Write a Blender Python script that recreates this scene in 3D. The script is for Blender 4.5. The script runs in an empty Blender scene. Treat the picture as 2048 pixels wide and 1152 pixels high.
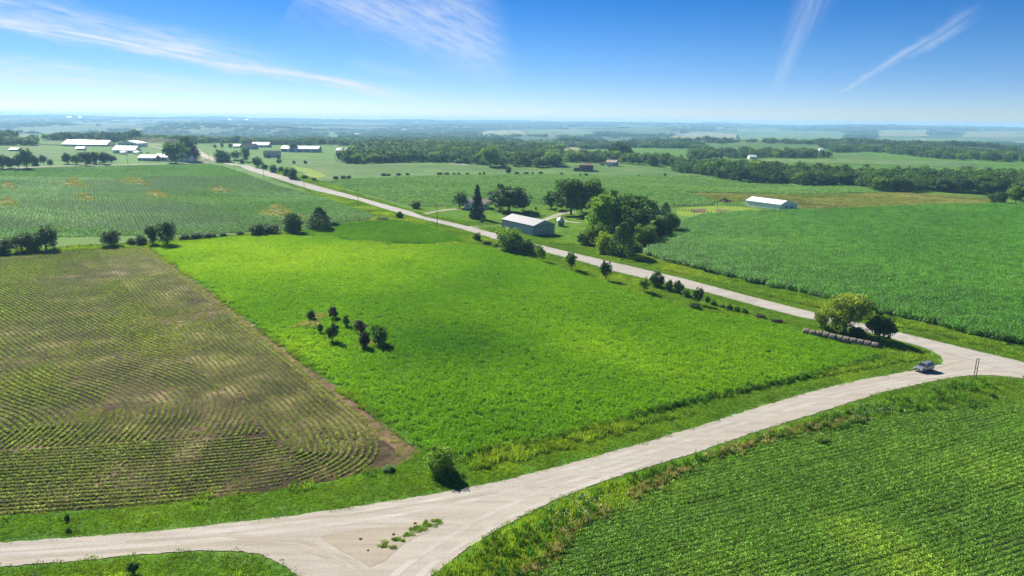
import bpy, bmesh, math, random
import numpy as np
from mathutils import Vector, Matrix
from mathutils.geometry import delaunay_2d_cdt
random.seed(7); RNG = np.random.default_rng(7)
scn = bpy.context.scene
# ------------------------------------------------------------------ camera
F = 1380.0; CAMH = 48.0
PITCH = math.atan(335/F); ROLL = math.radians(.67)
U0 = np.array([0, math.sin(PITCH), math.cos(PITCH)]); XA = np.array([1., 0, 0])
FW = np.array([0, math.cos(PITCH), -math.sin(PITCH)])
RT = XA*math.cos(ROLL)+U0*math.sin(ROLL); UP = -XA*math.sin(ROLL)+U0*math.cos(ROLL)
cd = bpy.data.cameras.new('camera'); cam = bpy.data.objects.new('camera', cd); scn.collection.objects.link(cam)
cd.sensor_width = 36; cd.lens = F/2048*36; cd.clip_start = .5; cd.clip_end = 60000
cam.matrix_world = Matrix(((RT[0], UP[0], -FW[0], 0), (RT[1], UP[1], -FW[1], 0), (RT[2], UP[2], -FW[2], CAMH), (0, 0, 0, 1)))
scn.camera = cam
# ------------------------------------------------------------------ sky, sun, exposure
SUN_AZ, SUN_EL = math.radians(-36), math.radians(36)
SUN_E, SKY_STR, EXPO = 5.0, .058, 1.12
SKY_STRETCH, SKY_POW = 2.0, 1.0
def gno(px, py):
    d = RT*(px-1024)/F-UP*(py-576)/F+FW
    return np.array([d[0]/d[1], d[2]/d[1]])
def make_world():
    w = bpy.data.worlds.new('World'); scn.world = w; w.use_nodes = True
    nt = w.node_tree; N = nt.nodes; L = nt.links; N.clear()
    def nd(t, **k):
        n = N.new(t)
        for a, b in k.items(): setattr(n, a, b)
        return n
    def m(op, a, b=None, c=None):
        n = nd('ShaderNodeMath', operation=op)
        for i, v in enumerate((a, b, c)):
            if v is None: continue
            if isinstance(v, (int, float)): n.inputs[i].default_value = v
            else: L.new(v, n.inputs[i])
        return n.outputs[0]
    tc = nd('ShaderNodeTexCoord'); sep = nd('ShaderNodeSeparateXYZ'); L.new(tc.outputs['Generated'], sep.inputs[0])
    x, y, z = sep.outputs
    comb = nd('ShaderNodeCombineXYZ'); L.new(x, comb.inputs[0]); L.new(y, comb.inputs[1])
    zz = m('ADD', m('MULTIPLY', m('MAXIMUM', z, 0.0), SKY_STRETCH), .012); L.new(zz, comb.inputs[2])
    nrm = nd('ShaderNodeVectorMath', operation='NORMALIZE'); L.new(comb.outputs[0], nrm.inputs[0])
    sky = nd('ShaderNodeTexSky', sky_type='NISHITA', sun_disc=False)
    sky.sun_elevation = SUN_EL; sky.sun_rotation = SUN_AZ; sky.altitude = 400; sky.air_density = 1.0; sky.dust_density = .15; sky.ozone_density = 2.0
    L.new(nrm.outputs[0], sky.inputs[0])
    hs = nd('ShaderNodeHueSaturation'); hs.inputs['Saturation'].default_value = 1.12
    rp = nd('ShaderNodeValToRGB'); L.new(m('MULTIPLY', z, 4.0), rp.inputs[0])
    for i_, (p_, c_) in enumerate(((0, (.76, .76, .90, 1)), (.12, (.73, .79, .98, 1)), (.35, (.60, .78, 1, 1)), (.75, (.33, .62, 1, 1)), (1.0, (.16, .38, .70, 1)))):
        e_ = rp.color_ramp.elements[i_] if i_ < 2 else rp.color_ramp.elements.new(p_)
        e_.position = p_; e_.color = c_
    tn = nd('ShaderNodeMix', data_type='RGBA', blend_type='MULTIPLY'); tn.inputs['Factor'].default_value = 1; L.new(sky.outputs[0], tn.inputs['A']); L.new(rp.outputs[0], tn.inputs['B'])
    L.new(tn.outputs['Result'], hs.inputs['Color'])
    # cirrus in direction space, the same streaks in front and behind
    ay = m('MAXIMUM', m('ABSOLUTE', y), .02)
    gx, gz = m('DIVIDE', x, ay), m('DIVIDE', z, ay)
    def noise(sx, sz, ang, rough=.62, det=6):
        c, s = math.cos(ang), math.sin(ang)
        a = m('ADD', m('MULTIPLY', gx, c*sx), m('MULTIPLY', gz, s*sx)); b = m('ADD', m('MULTIPLY', gx, -s*sz), m('MULTIPLY', gz, c*sz))
        cm = nd('ShaderNodeCombineXYZ'); L.new(a, cm.inputs[0]); L.new(b, cm.inputs[1])
        n = nd('ShaderNodeTexNoise'); n.inputs['Scale'].default_value = 1; n.inputs['Detail'].default_value = det; n.inputs['Roughness'].default_value = rough
        L.new(cm.outputs[0], n.inputs['Vector']); return n.outputs['Fac']
    big = noise(6, 22, -.15); warp = m('MULTIPLY', m('SUBTRACT', big, .5), .035)
    gz2 = m('ADD', gz, warp)
    total = None
    for (a, b, w0, w1, k, sx, sz, f0, f1, p) in [
        ((-260, -5), (880, 201), 30, 15, 1.2, 9, 170, .02, .16, 1.0), ((-200, -40), (640, 140), 44, 22, .60, 14, 120, .02, .4, 1.0),
        ((-260, 128), (600, 202), 24, 9, .9, 10, 120, .02, .4, 1.1), ((-260, 95), (650, 197), 30, 10, .6, 10, 120, .02, .4, 1.0),
        ((720, -150), (1042, 192), 300, 14, .75, 26, 110, .02, .35, 1.1), ((560, -60), (960, 120), 60, 30, .40, 12, 150, .05, .6, 1.0), ((680, 118), (880, 158), 20, 6, .30, 14, 110, .3, .4, 1.0),
        ((1690, -160), (1533, 222), 80, 7, .32, 8, 110, .02, .30, 1.0), ((1990, 0), (1662, 198), 30, 4, .42, 8, 110, .4, .12, 1.0)]:
        A, B = gno(*a), gno(*b); d = B-A; ln = float(np.hypot(*d)); d = d/ln
        rx, rz = m('SUBTRACT', gx, float(A[0])), m('SUBTRACT', gz2, float(A[1]))
        s = m('DIVIDE', m('ADD', m('MULTIPLY', rx, float(d[0])), m('MULTIPLY', rz, float(d[1]))), ln)
        t = m('ADD', m('MULTIPLY', rx, float(-d[1])), m('MULTIPLY', rz, float(d[0])))
        wd = m('MAXIMUM', m('ADD', m('MULTIPLY', s, (w1-w0)/F), w0/F), 2/F)
        cross = m('MAXIMUM', m('SUBTRACT', 1.0, m('DIVIDE', m('ABSOLUTE', t), wd)), 0.0)
        cross = m('POWER', m('MULTIPLY', m('MULTIPLY', cross, cross), m('SUBTRACT', 3.0, m('MULTIPLY', cross, 2.0))), p)
        def ss(v, e0, e1):
            n = nd('ShaderNodeMapRange', interpolation_type='SMOOTHSTEP'); L.new(v, n.inputs[0]); n.inputs[1].default_value = e0; n.inputs[2].default_value = e1; return n.outputs[0]
        fade = m('MULTIPLY', ss(s, 0.0, f0), m('SUBTRACT', 1.0, ss(s, 1-f1, 1.0)))
        nz = noise(sx, sz, math.atan2(d[1], d[0]) if sx < 20 else -.45)
        nz = ss(nz, .22, .78) if sx < 20 else ss(nz, .05, .95)
        v = m('MULTIPLY', m('MULTIPLY', cross, fade), m('MULTIPLY', nz, k))
        total = v if total is None else m('ADD', total, v)
    total = m('MULTIPLY', m('MINIMUM', total, .85), m('GREATER_THAN', z, 0.0))
    mix = nd('ShaderNodeMix', data_type='RGBA'); L.new(total, mix.inputs['Factor']); L.new(hs.outputs[0], mix.inputs['A'])
    mix.inputs['B'].default_value = (6.6, 7.0, 7.6, 1)
    bg = nd('ShaderNodeBackground'); bg.inputs['Strength'].default_value = SKY_STR; L.new(mix.outputs['Result'], bg.inputs['Color'])
    out = nd('ShaderNodeOutputWorld'); L.new(bg.outputs[0], out.inputs[0])
make_world()
sl = bpy.data.lights.new('sun', 'SUN'); sl.energy = SUN_E; sl.angle = math.radians(.5); sl.color = (1, .95, .86)
so = bpy.data.objects.new('sun', sl); scn.collection.objects.link(so)
sd = Vector((math.sin(SUN_AZ)*math.cos(SUN_EL), math.cos(SUN_AZ)*math.cos(SUN_EL), math.sin(SUN_EL)))
so.rotation_euler = sd.to_track_quat('Z', 'Y').to_euler(); so.location = sd*300
vs = scn.view_settings; vs.view_transform = 'Standard'; vs.look = 'None'; vs.exposure = EXPO; vs.gamma = 1; vs.use_curve_mapping = False
scn.render.engine = 'CYCLES'; cy = scn.cycles
cy.max_bounces = 6; cy.diffuse_bounces = 3; cy.glossy_bounces = 2; cy.transmission_bounces = 3; cy.volume_bounces = 1; cy.transparent_max_bounces = 4
cy.use_denoising = True; cy.sample_clamp_indirect = 6
# ------------------------------------------------------------------ terrain and pixel -> place
def sst(a, b, v):
    t = np.clip((v-a)/(b-a), 0, 1); return t*t*(3-2*t)
_r = np.random.default_rng(3)
def waves(n, l0, l1):
    a = _r.uniform(0, 2*np.pi, n); l = np.exp(_r.uniform(np.log(l0), np.log(l1), n)); k = 2*np.pi/l
    return k*np.cos(a), k*np.sin(a), _r.uniform(0, 2*np.pi, n), (l/l1)**.8/np.sqrt(n)*1.5
W1, W2, W3, W4 = waves(5, 45, 110), waves(6, 110, 260), waves(7, 700, 2400), waves(6, 260, 600)
def wsum(W, x, y):
    s = 0
    for kx, ky, p, a in zip(*W): s = s+a*np.sin(kx*x+ky*y+p)
    return s
def hz(x, y):
    x = np.asarray(x, float); y = np.asarray(y, float); r = np.hypot(x, y)
    z = .28*wsum(W1, x, y)+1.15*sst(170, 420, r)*wsum(W2, x, y)
    z = z+sst(900, 2200, r)*(3.0*wsum(W4, x, y)+13*wsum(W3, x, y))-42*sst(1350, 2700, r)+sst(4000, 13500, r)*(62+8*wsum(W3, x*.6, y*.6))
    return z
_T = np.exp(np.linspace(math.log(45), math.log(15000), 1600))
def at(px, py, dz=0.):
    """the first point of the terrain on the view line through a photo pixel"""
    d = RT*(px-1024)/F-UP*(py-576)/F+FW
    X = d[0]*_T; Y = d[1]*_T; Z = CAMH+d[2]*_T-hz(X, Y)-dz
    i = np.argmax(Z < 0)
    if Z[i] >= 0: i = len(_T)-1
    if i == 0: t = _T[0]
    else: t = _T[i-1]+(_T[i]-_T[i-1])*Z[i-1]/max(Z[i-1]-Z[i], 1e-9)
    x, y = d[0]*t, d[1]*t
    return np.array([x, y, float(hz(x, y))])
def mpp(p):                       # metres for one photo pixel at that place
    return float(np.dot(np.array([p[0], p[1], p[2]-CAMH]), FW))/F
def dens(pts, step):
    out = []
    for a, b in zip(pts[:-1], pts[1:]):
        n = max(1, int(math.hypot(b[0]-a[0], b[1]-a[1])/step))
        for i in range(n): out.append((a[0]+(b[0]-a[0])*i/n, a[1]+(b[1]-a[1])*i/n))
    out.append(tuple(pts[-1])); return out
def line(pix, step=25):           # photo polyline -> ground xy polyline
    return np.array([at(*p)[:2] for p in dens(pix, step)])
def area(pix, step=25):
    return line(list(pix)+[pix[0]], step)[:-1]
def inside(poly, x, y):
    x = np.asarray(x); y = np.asarray(y); r = np.zeros(x.shape, bool); n = len(poly)
    for i in range(n):
        x0, y0 = poly[i]; x1, y1 = poly[(i+1) % n]
        if y0 == y1: continue
        c = ((y0 > y) != (y1 > y)) & (x < (x1-x0)*(y-y0)/(y1-y0)+x0)
        r ^= c
    return r
def smooth(poly, it=2):
    p = np.asarray(poly, float)
    for _ in range(it):
        q = [p[0]]
        for a, b in zip(p[:-1], p[1:]): q += [a*.75+b*.25, a*.25+b*.75]
        q.append(p[-1]); p = np.array(q)
    return p
def resample(p, step):
    d = np.r_[0, np.cumsum(np.hypot(*np.diff(p, axis=0).T))]
    n = max(2, int(d[-1]/step)+1); s = np.linspace(0, d[-1], n)
    return np.c_[np.interp(s, d, p[:, 0]), np.interp(s, d, p[:, 1])]
def normals(p):
    t = np.gradient(p, axis=0); t /= np.maximum(np.hypot(t[:, 0], t[:, 1])[:, None], 1e-9)
    return np.c_[-t[:, 1], t[:, 0]], np.arctan2(t[:, 1], t[:, 0])
# value noise on the ground
_vn = np.random.default_rng(11).random((256, 256))
def vnoise(x, y, s, oct=3, off=0):
    v = 0; amp = 1; tot = 0
    for o in range(oct):
        fx = np.asarray(x)/s*(2**o)+37.3*o+off; fy = np.asarray(y)/s*(2**o)+11.7*o+off*1.7
        ix = np.floor(fx).astype(int); iy = np.floor(fy).astype(int); tx = fx-ix; ty = fy-iy
        tx = tx*tx*(3-2*tx); ty = ty*ty*(3-2*ty)
        g = lambda a, b: _vn[a % 256, b % 256]
        v = v+amp*((g(ix, iy)*(1-tx)+g(ix+1, iy)*tx)*(1-ty)+(g(ix, iy+1)*(1-tx)+g(ix+1, iy+1)*tx)*ty)
        tot += amp; amp *= .5
    return v/tot
# ------------------------------------------------------------------ materials
def newmat(name):
    m = bpy.data.materials.new(name); m.use_nodes = True; nt = m.node_tree; nt.nodes.clear(); return m, nt
def c4(c): return (c[0], c[1], c[2], 1)
def ramp(nt, fac, stops):
    n = nt.nodes.new('ShaderNodeValToRGB'); e = n.color_ramp.elements
    while len(e) < len(stops): e.new(.5)
    for i, (p, c) in enumerate(stops): e[i].position = p; e[i].color = c4(c)
    nt.links.new(fac, n.inputs[0]); return n.outputs[0]
def gpos(nt): return nt.nodes.new('ShaderNodeNewGeometry').outputs['Position']
def noise(nt, vec, scale, det=4, rough=.55, sc=None):
    if sc:
        mp = nt.nodes.new('ShaderNodeMapping'); mp.inputs['Rotation'].default_value = (0, 0, sc[0]); mp.inputs['Scale'].default_value = (sc[1], sc[2], 1)
        nt.links.new(vec, mp.inputs[0]); vec = mp.outputs[0]
    n = nt.nodes.new('ShaderNodeTexNoise'); n.inputs['Scale'].default_value = scale; n.inputs['Detail'].default_value = det; n.inputs['Roughness'].default_value = rough
    nt.links.new(vec, n.inputs['Vector']); return n.outputs['Fac']
def mixc(nt, f, a, b, mode='MIX'):
    n = nt.nodes.new('ShaderNodeMix'); n.data_type = 'RGBA'; n.blend_type = mode
    for s, v in ((n.inputs['Factor'], f), (n.inputs['A'], a), (n.inputs['B'], b)):
        if isinstance(v, (int, float)): s.default_value = v
        elif isinstance(v, tuple): s.default_value = c4(v)
        else: nt.links.new(v, s)
    return n.outputs['Result']
def mul(nt, a, b):
    n = nt.nodes.new('ShaderNodeMath'); n.operation = 'MULTIPLY'
    for i, v in enumerate((a, b)):
        if isinstance(v, (int, float)): n.inputs[i].default_value = v
        else: nt.links.new(v, n.inputs[i])
    return n.outputs[0]
def mrange(nt, v, a, b, c, d):
    n = nt.nodes.new('ShaderNodeMapRange'); nt.links.new(v, n.inputs[0])
    for i, q in enumerate((a, b, c, d)): n.inputs[i+1].default_value = q
    return n.outputs[0]
def finish(nt, col, rough=.9, bump=None, bs=.5, bd=.1, spec=.2, metal=0):
    b = nt.nodes.new('ShaderNodeBsdfPrincipled'); b.inputs['Roughness'].default_value = rough; b.inputs['Specular IOR Level'].default_value = spec; b.inputs['Metallic'].default_value = metal
    if isinstance(col, tuple): b.inputs['Base Color'].default_value = c4(col)
    else: nt.links.new(col, b.inputs['Base Color'])
    if bump is not None:
        n = nt.nodes.new('ShaderNodeBump'); n.inputs['Strength'].default_value = bs; n.inputs['Distance'].default_value = bd
        nt.links.new(bump, n.inputs['Height']); nt.links.new(n.outputs[0], b.inputs['Normal'])
    o = nt.nodes.new('ShaderNodeOutputMaterial'); nt.links.new(b.outputs[0], o.inputs[0])
def paint(name, col, rough=.6, var=.12, spec=.3, metal=0, sc=1.5):
    m, nt = newmat(name); n = noise(nt, gpos(nt), sc)
    c = ramp(nt, n, [(.3, tuple(v*(1-var) for v in col)), (.7, tuple(min(1, v*(1+var)) for v in col))])
    finish(nt, c, rough, spec=spec, metal=metal); return m
def soil(name, stops, s1, s2, bd=.05, sc=None):
    m, nt = newmat(name); p = gpos(nt); a = noise(nt, p, s1, 5, .6, sc); b = noise(nt, p, s2, 5, .7)
    c = ramp(nt, a, stops); c = mixc(nt, 1.0, c, ramp(nt, b, [(.25, (.45, .45, .45)), (.75, (1.5, 1.5, 1.5))]), 'MULTIPLY')
    finish(nt, c, .95, b, .8, bd, .1); return m
def leaf(name, stops, trans=.3, tint=True, ns=.05, rv=.25, rough=.6, spec=.18, fine=None, lv=.6):
    """foliage: colour runs over 'stops' with the patch's own tint, patchy noise and chance"""
    m, nt = newmat(name); p = gpos(nt)
    nz = noise(nt, p, ns, 3)
    if tint:
        at_ = nt.nodes.new('ShaderNodeAttribute'); at_.attribute_type = 'INSTANCER'; at_.attribute_name = 'tint'
        ad = nt.nodes.new('ShaderNodeMath'); ad.operation = 'MULTIPLY_ADD'; nt.links.new(nz, ad.inputs[0]); ad.inputs[1].default_value = .35
        sb = nt.nodes.new('ShaderNodeMath'); sb.operation = 'SUBTRACT'; nt.links.new(at_.outputs['Fac'], sb.inputs[0]); sb.inputs[1].default_value = .175
        nt.links.new(sb.outputs[0], ad.inputs[2]); f = ad.outputs[0]
    else: f = nz
    c = ramp(nt, f, stops)
    oi = nt.nodes.new('ShaderNodeObjectInfo'); rr = mrange(nt, oi.outputs['Random'], 0, 1, 1-rv, 1+rv)
    c = mixc(nt, 1.0, c, rr, 'MULTIPLY')
    fn = noise(nt, p, fine or 1.7, 2); c = mixc(nt, 1.0, c, mrange(nt, fn, .3, .7, .68, 1.35), 'MULTIPLY')
    ra = nt.nodes.new('ShaderNodeAttribute'); ra.attribute_name = 'rv'; c = mixc(nt, 1.0, c, mrange(nt, ra.outputs['Fac'], 0, 1, lv, 2-lv), 'MULTIPLY')
    b = nt.nodes.new('ShaderNodeBsdfPrincipled'); b.inputs['Roughness'].default_value = rough; b.inputs['Specular IOR Level'].default_value = spec; nt.links.new(c, b.inputs['Base Color'])
    t = nt.nodes.new('ShaderNodeBsdfTranslucent'); c2 = mixc(nt, 1.0, c, (1.15, 1.25, .6), 'MULTIPLY'); nt.links.new(c2, t.inputs[0])
    mx = nt.nodes.new('ShaderNodeMixShader'); mx.inputs[0].default_value = trans; nt.links.new(b.outputs[0], mx.inputs[1]); nt.links.new(t.outputs[0], mx.inputs[2])
    o = nt.nodes.new('ShaderNodeOutputMaterial'); nt.links.new(mx.outputs[0], o.inputs[0]); return m
M = {}
def ground_mat():
    m, nt = newmat('grassland'); p = gpos(nt)
    near = ramp(nt, noise(nt, p, .035, 5, .6), [(.3, (.05, .13, .012)), (.5, (.075, .175, .016)), (.72, (.12, .20, .03))])
    near = mixc(nt, 1.0, near, ramp(nt, noise(nt, p, 1.1, 4, .7), [(.25, (.6, .6, .6)), (.75, (1.3, 1.3, 1.3))]), 'MULTIPLY')
    vo = nt.nodes.new('ShaderNodeTexVoronoi'); vo.inputs['Scale'].default_value = .0028; nt.links.new(p, vo.inputs['Vector'])
    sp = nt.nodes.new('ShaderNodeSeparateColor'); nt.links.new(vo.outputs['Color'], sp.inputs[0])
    far = ramp(nt, sp.outputs[0], [(0, (.04, .08, .02)), (.35, (.055, .10, .025)), (.6, (.075, .12, .03)), (.85, (.11, .145, .04)), (1, (.16, .165, .065))])
    ln = nt.nodes.new('ShaderNodeVectorMath'); ln.operation = 'LENGTH'; nt.links.new(p, ln.inputs[0])
    f = mrange(nt, ln.outputs['Value'], 1500, 2300, 0, 1)
    finish(nt, mixc(nt, f, near, far), .95, noise(nt, p, 2.2, 4, .7), .7, .12, .1); return m
M['ground'] = ground_mat()
def gravel_mat(name, col, ang, k=1.0):
    m, nt = newmat(name); p = gpos(nt)
    st = noise(nt, p, 1, 4, .6, (ang, .045, .75)); fi = noise(nt, p, 3.5, 5, .75); bl = noise(nt, p, .09, 4, .6)
    c = ramp(nt, st, [(.3, tuple(v*.80 for v in col)), (.52, col), (.72, tuple(min(1, v*1.14) for v in col))])
    c = mixc(nt, mrange(nt, bl, .35, .75, 0, .45), c, (.29*k, .25*k, .195*k))
    c = mixc(nt, 1.0, c, ramp(nt, fi, [(.25, (.78, .78, .78)), (.75, (1.15, 1.15, 1.15))]), 'MULTIPLY')
    finish(nt, c, .95, fi, .5, .03, .1); return m
RANG = math.atan2(61, -45)
M['gravel_main'] = gravel_mat('gravel_main', (.34, .318, .282), RANG)
M['gravel_side'] = gravel_mat('gravel_side', (.375, .342, .29), -.45)
M['track'] = gravel_mat('wheel_track', (.41, .385, .34), RANG)
M['track2'] = gravel_mat('packed_gravel', (.34, .30, .24), .3)
M['drive'] = gravel_mat('drive', (.42, .38, .31), .5)
M['dirt'] = gravel_mat('dirt', (.34, .295, .225), .4)
M['soil'] = soil('tilled_soil', [(.30, (.026, .017, .009)), (.45, (.052, .035, .018)), (.56, (.11, .076, .040)), (.68, (.25, .184, .10))], .11, 1.1, .3)
M['stubble'] = soil('dead_weeds', [(.3, (.10, .06, .04)), (.7, (.21, .14, .085))], .2, 2.0, .12)
M['tan'] = soil('dry_pasture', [(.3, (.10, .13, .045)), (.5, (.18, .165, .08)), (.75, (.26, .21, .12))], .03, .5, .1, (0.2, .5, 1.2))
M['alf_base'] = soil('alfalfa_floor', [(.3, (.028, .10, .004)), (.7, (.07, .19, .008))], .04, 1.2, .15)
M['corn_base'] = soil('corn_floor', [(.3, (.03, .05, .012)), (.7, (.06, .06, .03))], .2, 1.2, .1)
M['bean_base'] = soil('bean_floor', [(.3, (.03, .055, .014)), (.7, (.055, .085, .024))], .03, .8, .1)
M['row_base'] = soil('row_floor', [(.3, (.02, .04, .012)), (.7, (.038, .058, .02))], .03, .8, .1)
M['lawn'] = soil('lawn', [(.3, (.06, .16, .01)), (.7, (.11, .24, .014))], .09, 1.5, .05)
M['past'] = soil('pasture', [(.3, (.05, .12, .02)), (.55, (.085, .165, .03)), (.75, (.14, .19, .05))], .02, .4, .1)
M['hay'] = soil('hay_strip', [(.3, (.13, .22, .015)), (.7, (.22, .29, .03))], .05, .7, .1, (.6, .15, 1.6))
M['farA'] = soil('far_field_green', [(.3, (.08, .15, .04)), (.7, (.13, .20, .05))], .004, .05, .3)
M['farB'] = soil('far_field_tan', [(.3, (.19, .2, .07)), (.7, (.27, .25, .11))], .004, .05, .3)
G = dict
M['l_alf'] = leaf('alfalfa', [(0, (.09, .24, .010)), (.40, (.20, .39, .014)), (.75, (.36, .52, .025)), (1, (.50, .58, .07))], .42, ns=.04, rv=.13)
M['l_bean'] = leaf('bean_leaves', [(0, (.11, .23, .03)), (.5, (.19, .35, .042)), (.8, (.31, .46, .05)), (1, (.46, .46, .09))], .3, rv=.3, fine=3.0)
M['l_row'] = leaf('row_bean_leaves', [(0, (.16, .23, .045)), (.5, (.29, .37, .07)), (1, (.44, .49, .13))], .3, rv=.28, fine=3.0)
M['l_mid'] = leaf('far_bean_leaves', [(0, (.10, .25, .045)), (.5, (.19, .38, .08)), (1, (.31, .48, .14))], .28, ns=.02, rv=.2)
M['l_corn'] = leaf('corn_leaves', [(0, (.06, .20, .016)), (.5, (.13, .34, .026)), (1, (.25, .48, .05))], .24, ns=.02, rv=.3, rough=.45, spec=.3, fine=2.2, lv=.3)
M['l_grass'] = leaf('grass_blades', [(0, (.09, .19, .020)), (.45, (.19, .32, .025)), (.75, (.33, .42, .04)), (1, (.35, .31, .21))], .33, ns=.06, rv=.25)
M['l_weed'] = leaf('weed_leaves', [(0, (.05, .14, .014)), (.5, (.11, .24, .02)), (.8, (.24, .32, .05)), (1, (.37, .30, .16))], .3, ns=.15, rv=.35)
M['l_dry'] = leaf('dry_grass', [(0, (.22, .28, .06)), (.4, (.34, .35, .11)), (.7, (.42, .39, .18)), (1, (.48, .42, .25))], .3, ns=.1, rv=.25)
M['l_white'] = paint('white_flower', (.75, .75, .68))
def tleaf(name, a, b, c, **k): M[name] = leaf(name, [(.25, a), (.5, b), (.75, c)], tint=False, **k)
tleaf('t_green', (0.045, 0.11, 0.018), (0.085, 0.175, 0.026), (0.14, 0.25, 0.04), ns=.25, trans=.28)
tleaf('t_dark', (0.034, 0.082, 0.02), (0.064, 0.135, 0.03), (0.11, 0.2, 0.045), ns=.25, trans=.2)
tleaf('t_light', (0.1, 0.2, 0.028), (0.17, 0.28, 0.036), (0.26, 0.38, 0.06), ns=.25, trans=.36)
tleaf('t_yellow', (0.2, 0.29, 0.02), (0.32, 0.41, 0.03), (0.46, 0.52, 0.06), ns=.4, trans=.36)
tleaf('t_willow', (.18, .25, .03), (.30, .38, .05), (.42, .50, .09), ns=.25, trans=.36)
tleaf('t_spruce', (0.028, 0.058, 0.032), (0.048, 0.088, 0.045), (0.075, 0.125, 0.06), ns=.5, trans=.08)
tleaf('t_purple', (0.05, 0.032, 0.03), (0.085, 0.056, 0.052), (0.14, 0.1, 0.085), ns=.6, trans=.25)
tleaf('t_wood', (0.05, 0.115, 0.022), (0.09, 0.17, 0.034), (0.155, 0.25, 0.055), ns=.02, trans=.26, rv=.3)
M['bark'] = paint('bark', (.075, .06, .045), .95, .3)
M['pole'] = paint('pole_wood', (.10, .085, .07), .95, .3)
M['white'] = paint('white_paint', (.80, .81, .83), .55, .05)
M['steel'] = paint('grey_steel', (.29, .35, .43), .45, .06, .4)
M['roofw'] = paint('pale_metal_roof', (.31, .30, .29), .42, .07, .5)
M['roofwhite'] = paint('white_metal_roof', (.80, .80, .78), .40, .04, .5)
M['roofdark'] = paint('dark_shingles', (.045, .045, .052), .9, .2)
M['roofbrown'] = paint('brown_shingles', (.15, .105, .085), .9, .2)
M['rooftan'] = paint('tan_metal_roof', (.42, .34, .29), .5, .1)
M['rooffade'] = paint('faded_red_roof', (.55, .42, .38), .6, .18, sc=.4)
M['brick'] = paint('brown_siding', (.13, .085, .068), .9, .2)
M['trim'] = paint('dark_trim', (.05, .055, .065), .7, .1)
M['galv'] = paint('galvanised', (.40, .44, .48), .38, .1, .5, .5)
M['glass'] = paint('window_glass', (.025, .03, .04), .12, .1, .6)
M['wallgrey'] = paint('grey_siding', (.36, .37, .39), .7, .08)
M['wallcream'] = paint('cream_siding', (.62, .60, .55), .7, .06)
M['shade'] = paint('plinth_and_inner_shade', (.06, .06, .065), .9, .2)  # near-black for plinths; on the open-fronted shed it paints in interior shade
# ------------------------------------------------------------------ object helpers
COL = scn.collection
def tag(o, label=None, cat=None, group=None, kind=None):
    for k, v in (('label', label), ('category', cat), ('group', group), ('kind', kind)):
        if v: o[k] = v
    return o
def empty(name, loc, rz=0, s=(1, 1, 1)):
    o = bpy.data.objects.new(name, None); COL.objects.link(o); o.location = [float(v) for v in loc]; o.rotation_euler = (0, 0, rz); o.scale = s
    o.empty_display_size = .3; return o
def mesh(name, v, f, mat=None, parent=None, smooth_=False):
    me = bpy.data.meshes.new(name); me.from_pydata([tuple(map(float, q)) for q in v], [], [tuple(map(int, q)) for q in f]); me.validate()
    if mat: me.materials.append(mat)
    if smooth_: me.polygons.foreach_set('use_smooth', [True]*len(me.polygons))
    o = bpy.data.objects.new(name, me); COL.objects.link(o)
    if parent: o.parent = parent
    return o
def quadmesh(name, Q, mat=None):          # Q: (n,4,3)
    n = len(Q); me = bpy.data.meshes.new(name); me.vertices.add(4*n); me.vertices.foreach_set('co', np.asarray(Q, np.float32).reshape(-1))
    me.loops.add(4*n); me.loops.foreach_set('vertex_index', np.arange(4*n, dtype=np.int32))
    me.polygons.add(n); me.polygons.foreach_set('loop_start', np.arange(0, 4*n, 4, dtype=np.int32)); me.update(calc_edges=True)
    a_ = me.attributes.new('rv', 'FLOAT', 'FACE'); a_.data.foreach_set('value', RNG.random(n).astype(np.float32))
    if mat: me.materials.append(mat)
    return me
def sheet(name, poly, mat, off, step, parent=None, kind='structure', jag=0.):
    """a ground sheet that follows the terrain inside an outline"""
    poly = np.asarray(poly, float); n = len(poly)
    if jag:
        q = resample(np.vstack([poly, poly[:1]]), jag*2.2)[:-1]; nr, _ = normals(q); poly = q+nr*(RNG.random((len(q), 1))-.5)*jag; n = len(poly)
    x0, y0 = poly.min(0); x1, y1 = poly.max(0)
    gx, gy = np.meshgrid(np.arange(x0, x1, step), np.arange(y0, y1, step)); gx = gx.ravel(); gy = gy.ravel()
    k = inside(poly, gx, gy); gx = gx[k]; gy = gy[k]
    co = [Vector((float(a), float(b))) for a, b in poly]+[Vector((float(a), float(b))) for a, b in zip(gx, gy)]
    vs_, es_, fs_, *_ = delaunay_2d_cdt(co, [(i, (i+1) % n) for i in range(n)], [], 1, 1e-4)
    V = np.array([(v.x, v.y) for v in vs_]); z = hz(V[:, 0], V[:, 1])+off
    o = mesh(name, np.c_[V, z], fs_, mat, parent, True)
    if kind and not parent: o['kind'] = kind
    return o
def ribbon(name, ctr, w, mat, off, parent=None, wob=0.):
    ctr = np.asarray(ctr); nr, _ = normals(ctr); ww = w/2*np.ones(len(ctr))
    if wob: ww = ww*(1+wob*(2*vnoise(ctr[:, 0], ctr[:, 1], 6, 2)-1))
    Lp = ctr+nr*ww[:, None]; Rp = ctr-nr*ww[:, None]; n = len(ctr)
    V = np.vstack([Lp, Rp]); z = hz(V[:, 0], V[:, 1])+off
    o = mesh(name, np.c_[V, z], [(i, i+n, i+n+1, i+1) for i in range(n-1)], mat, parent, True)
    if not parent: o['kind'] = 'structure'
    return o
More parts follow.
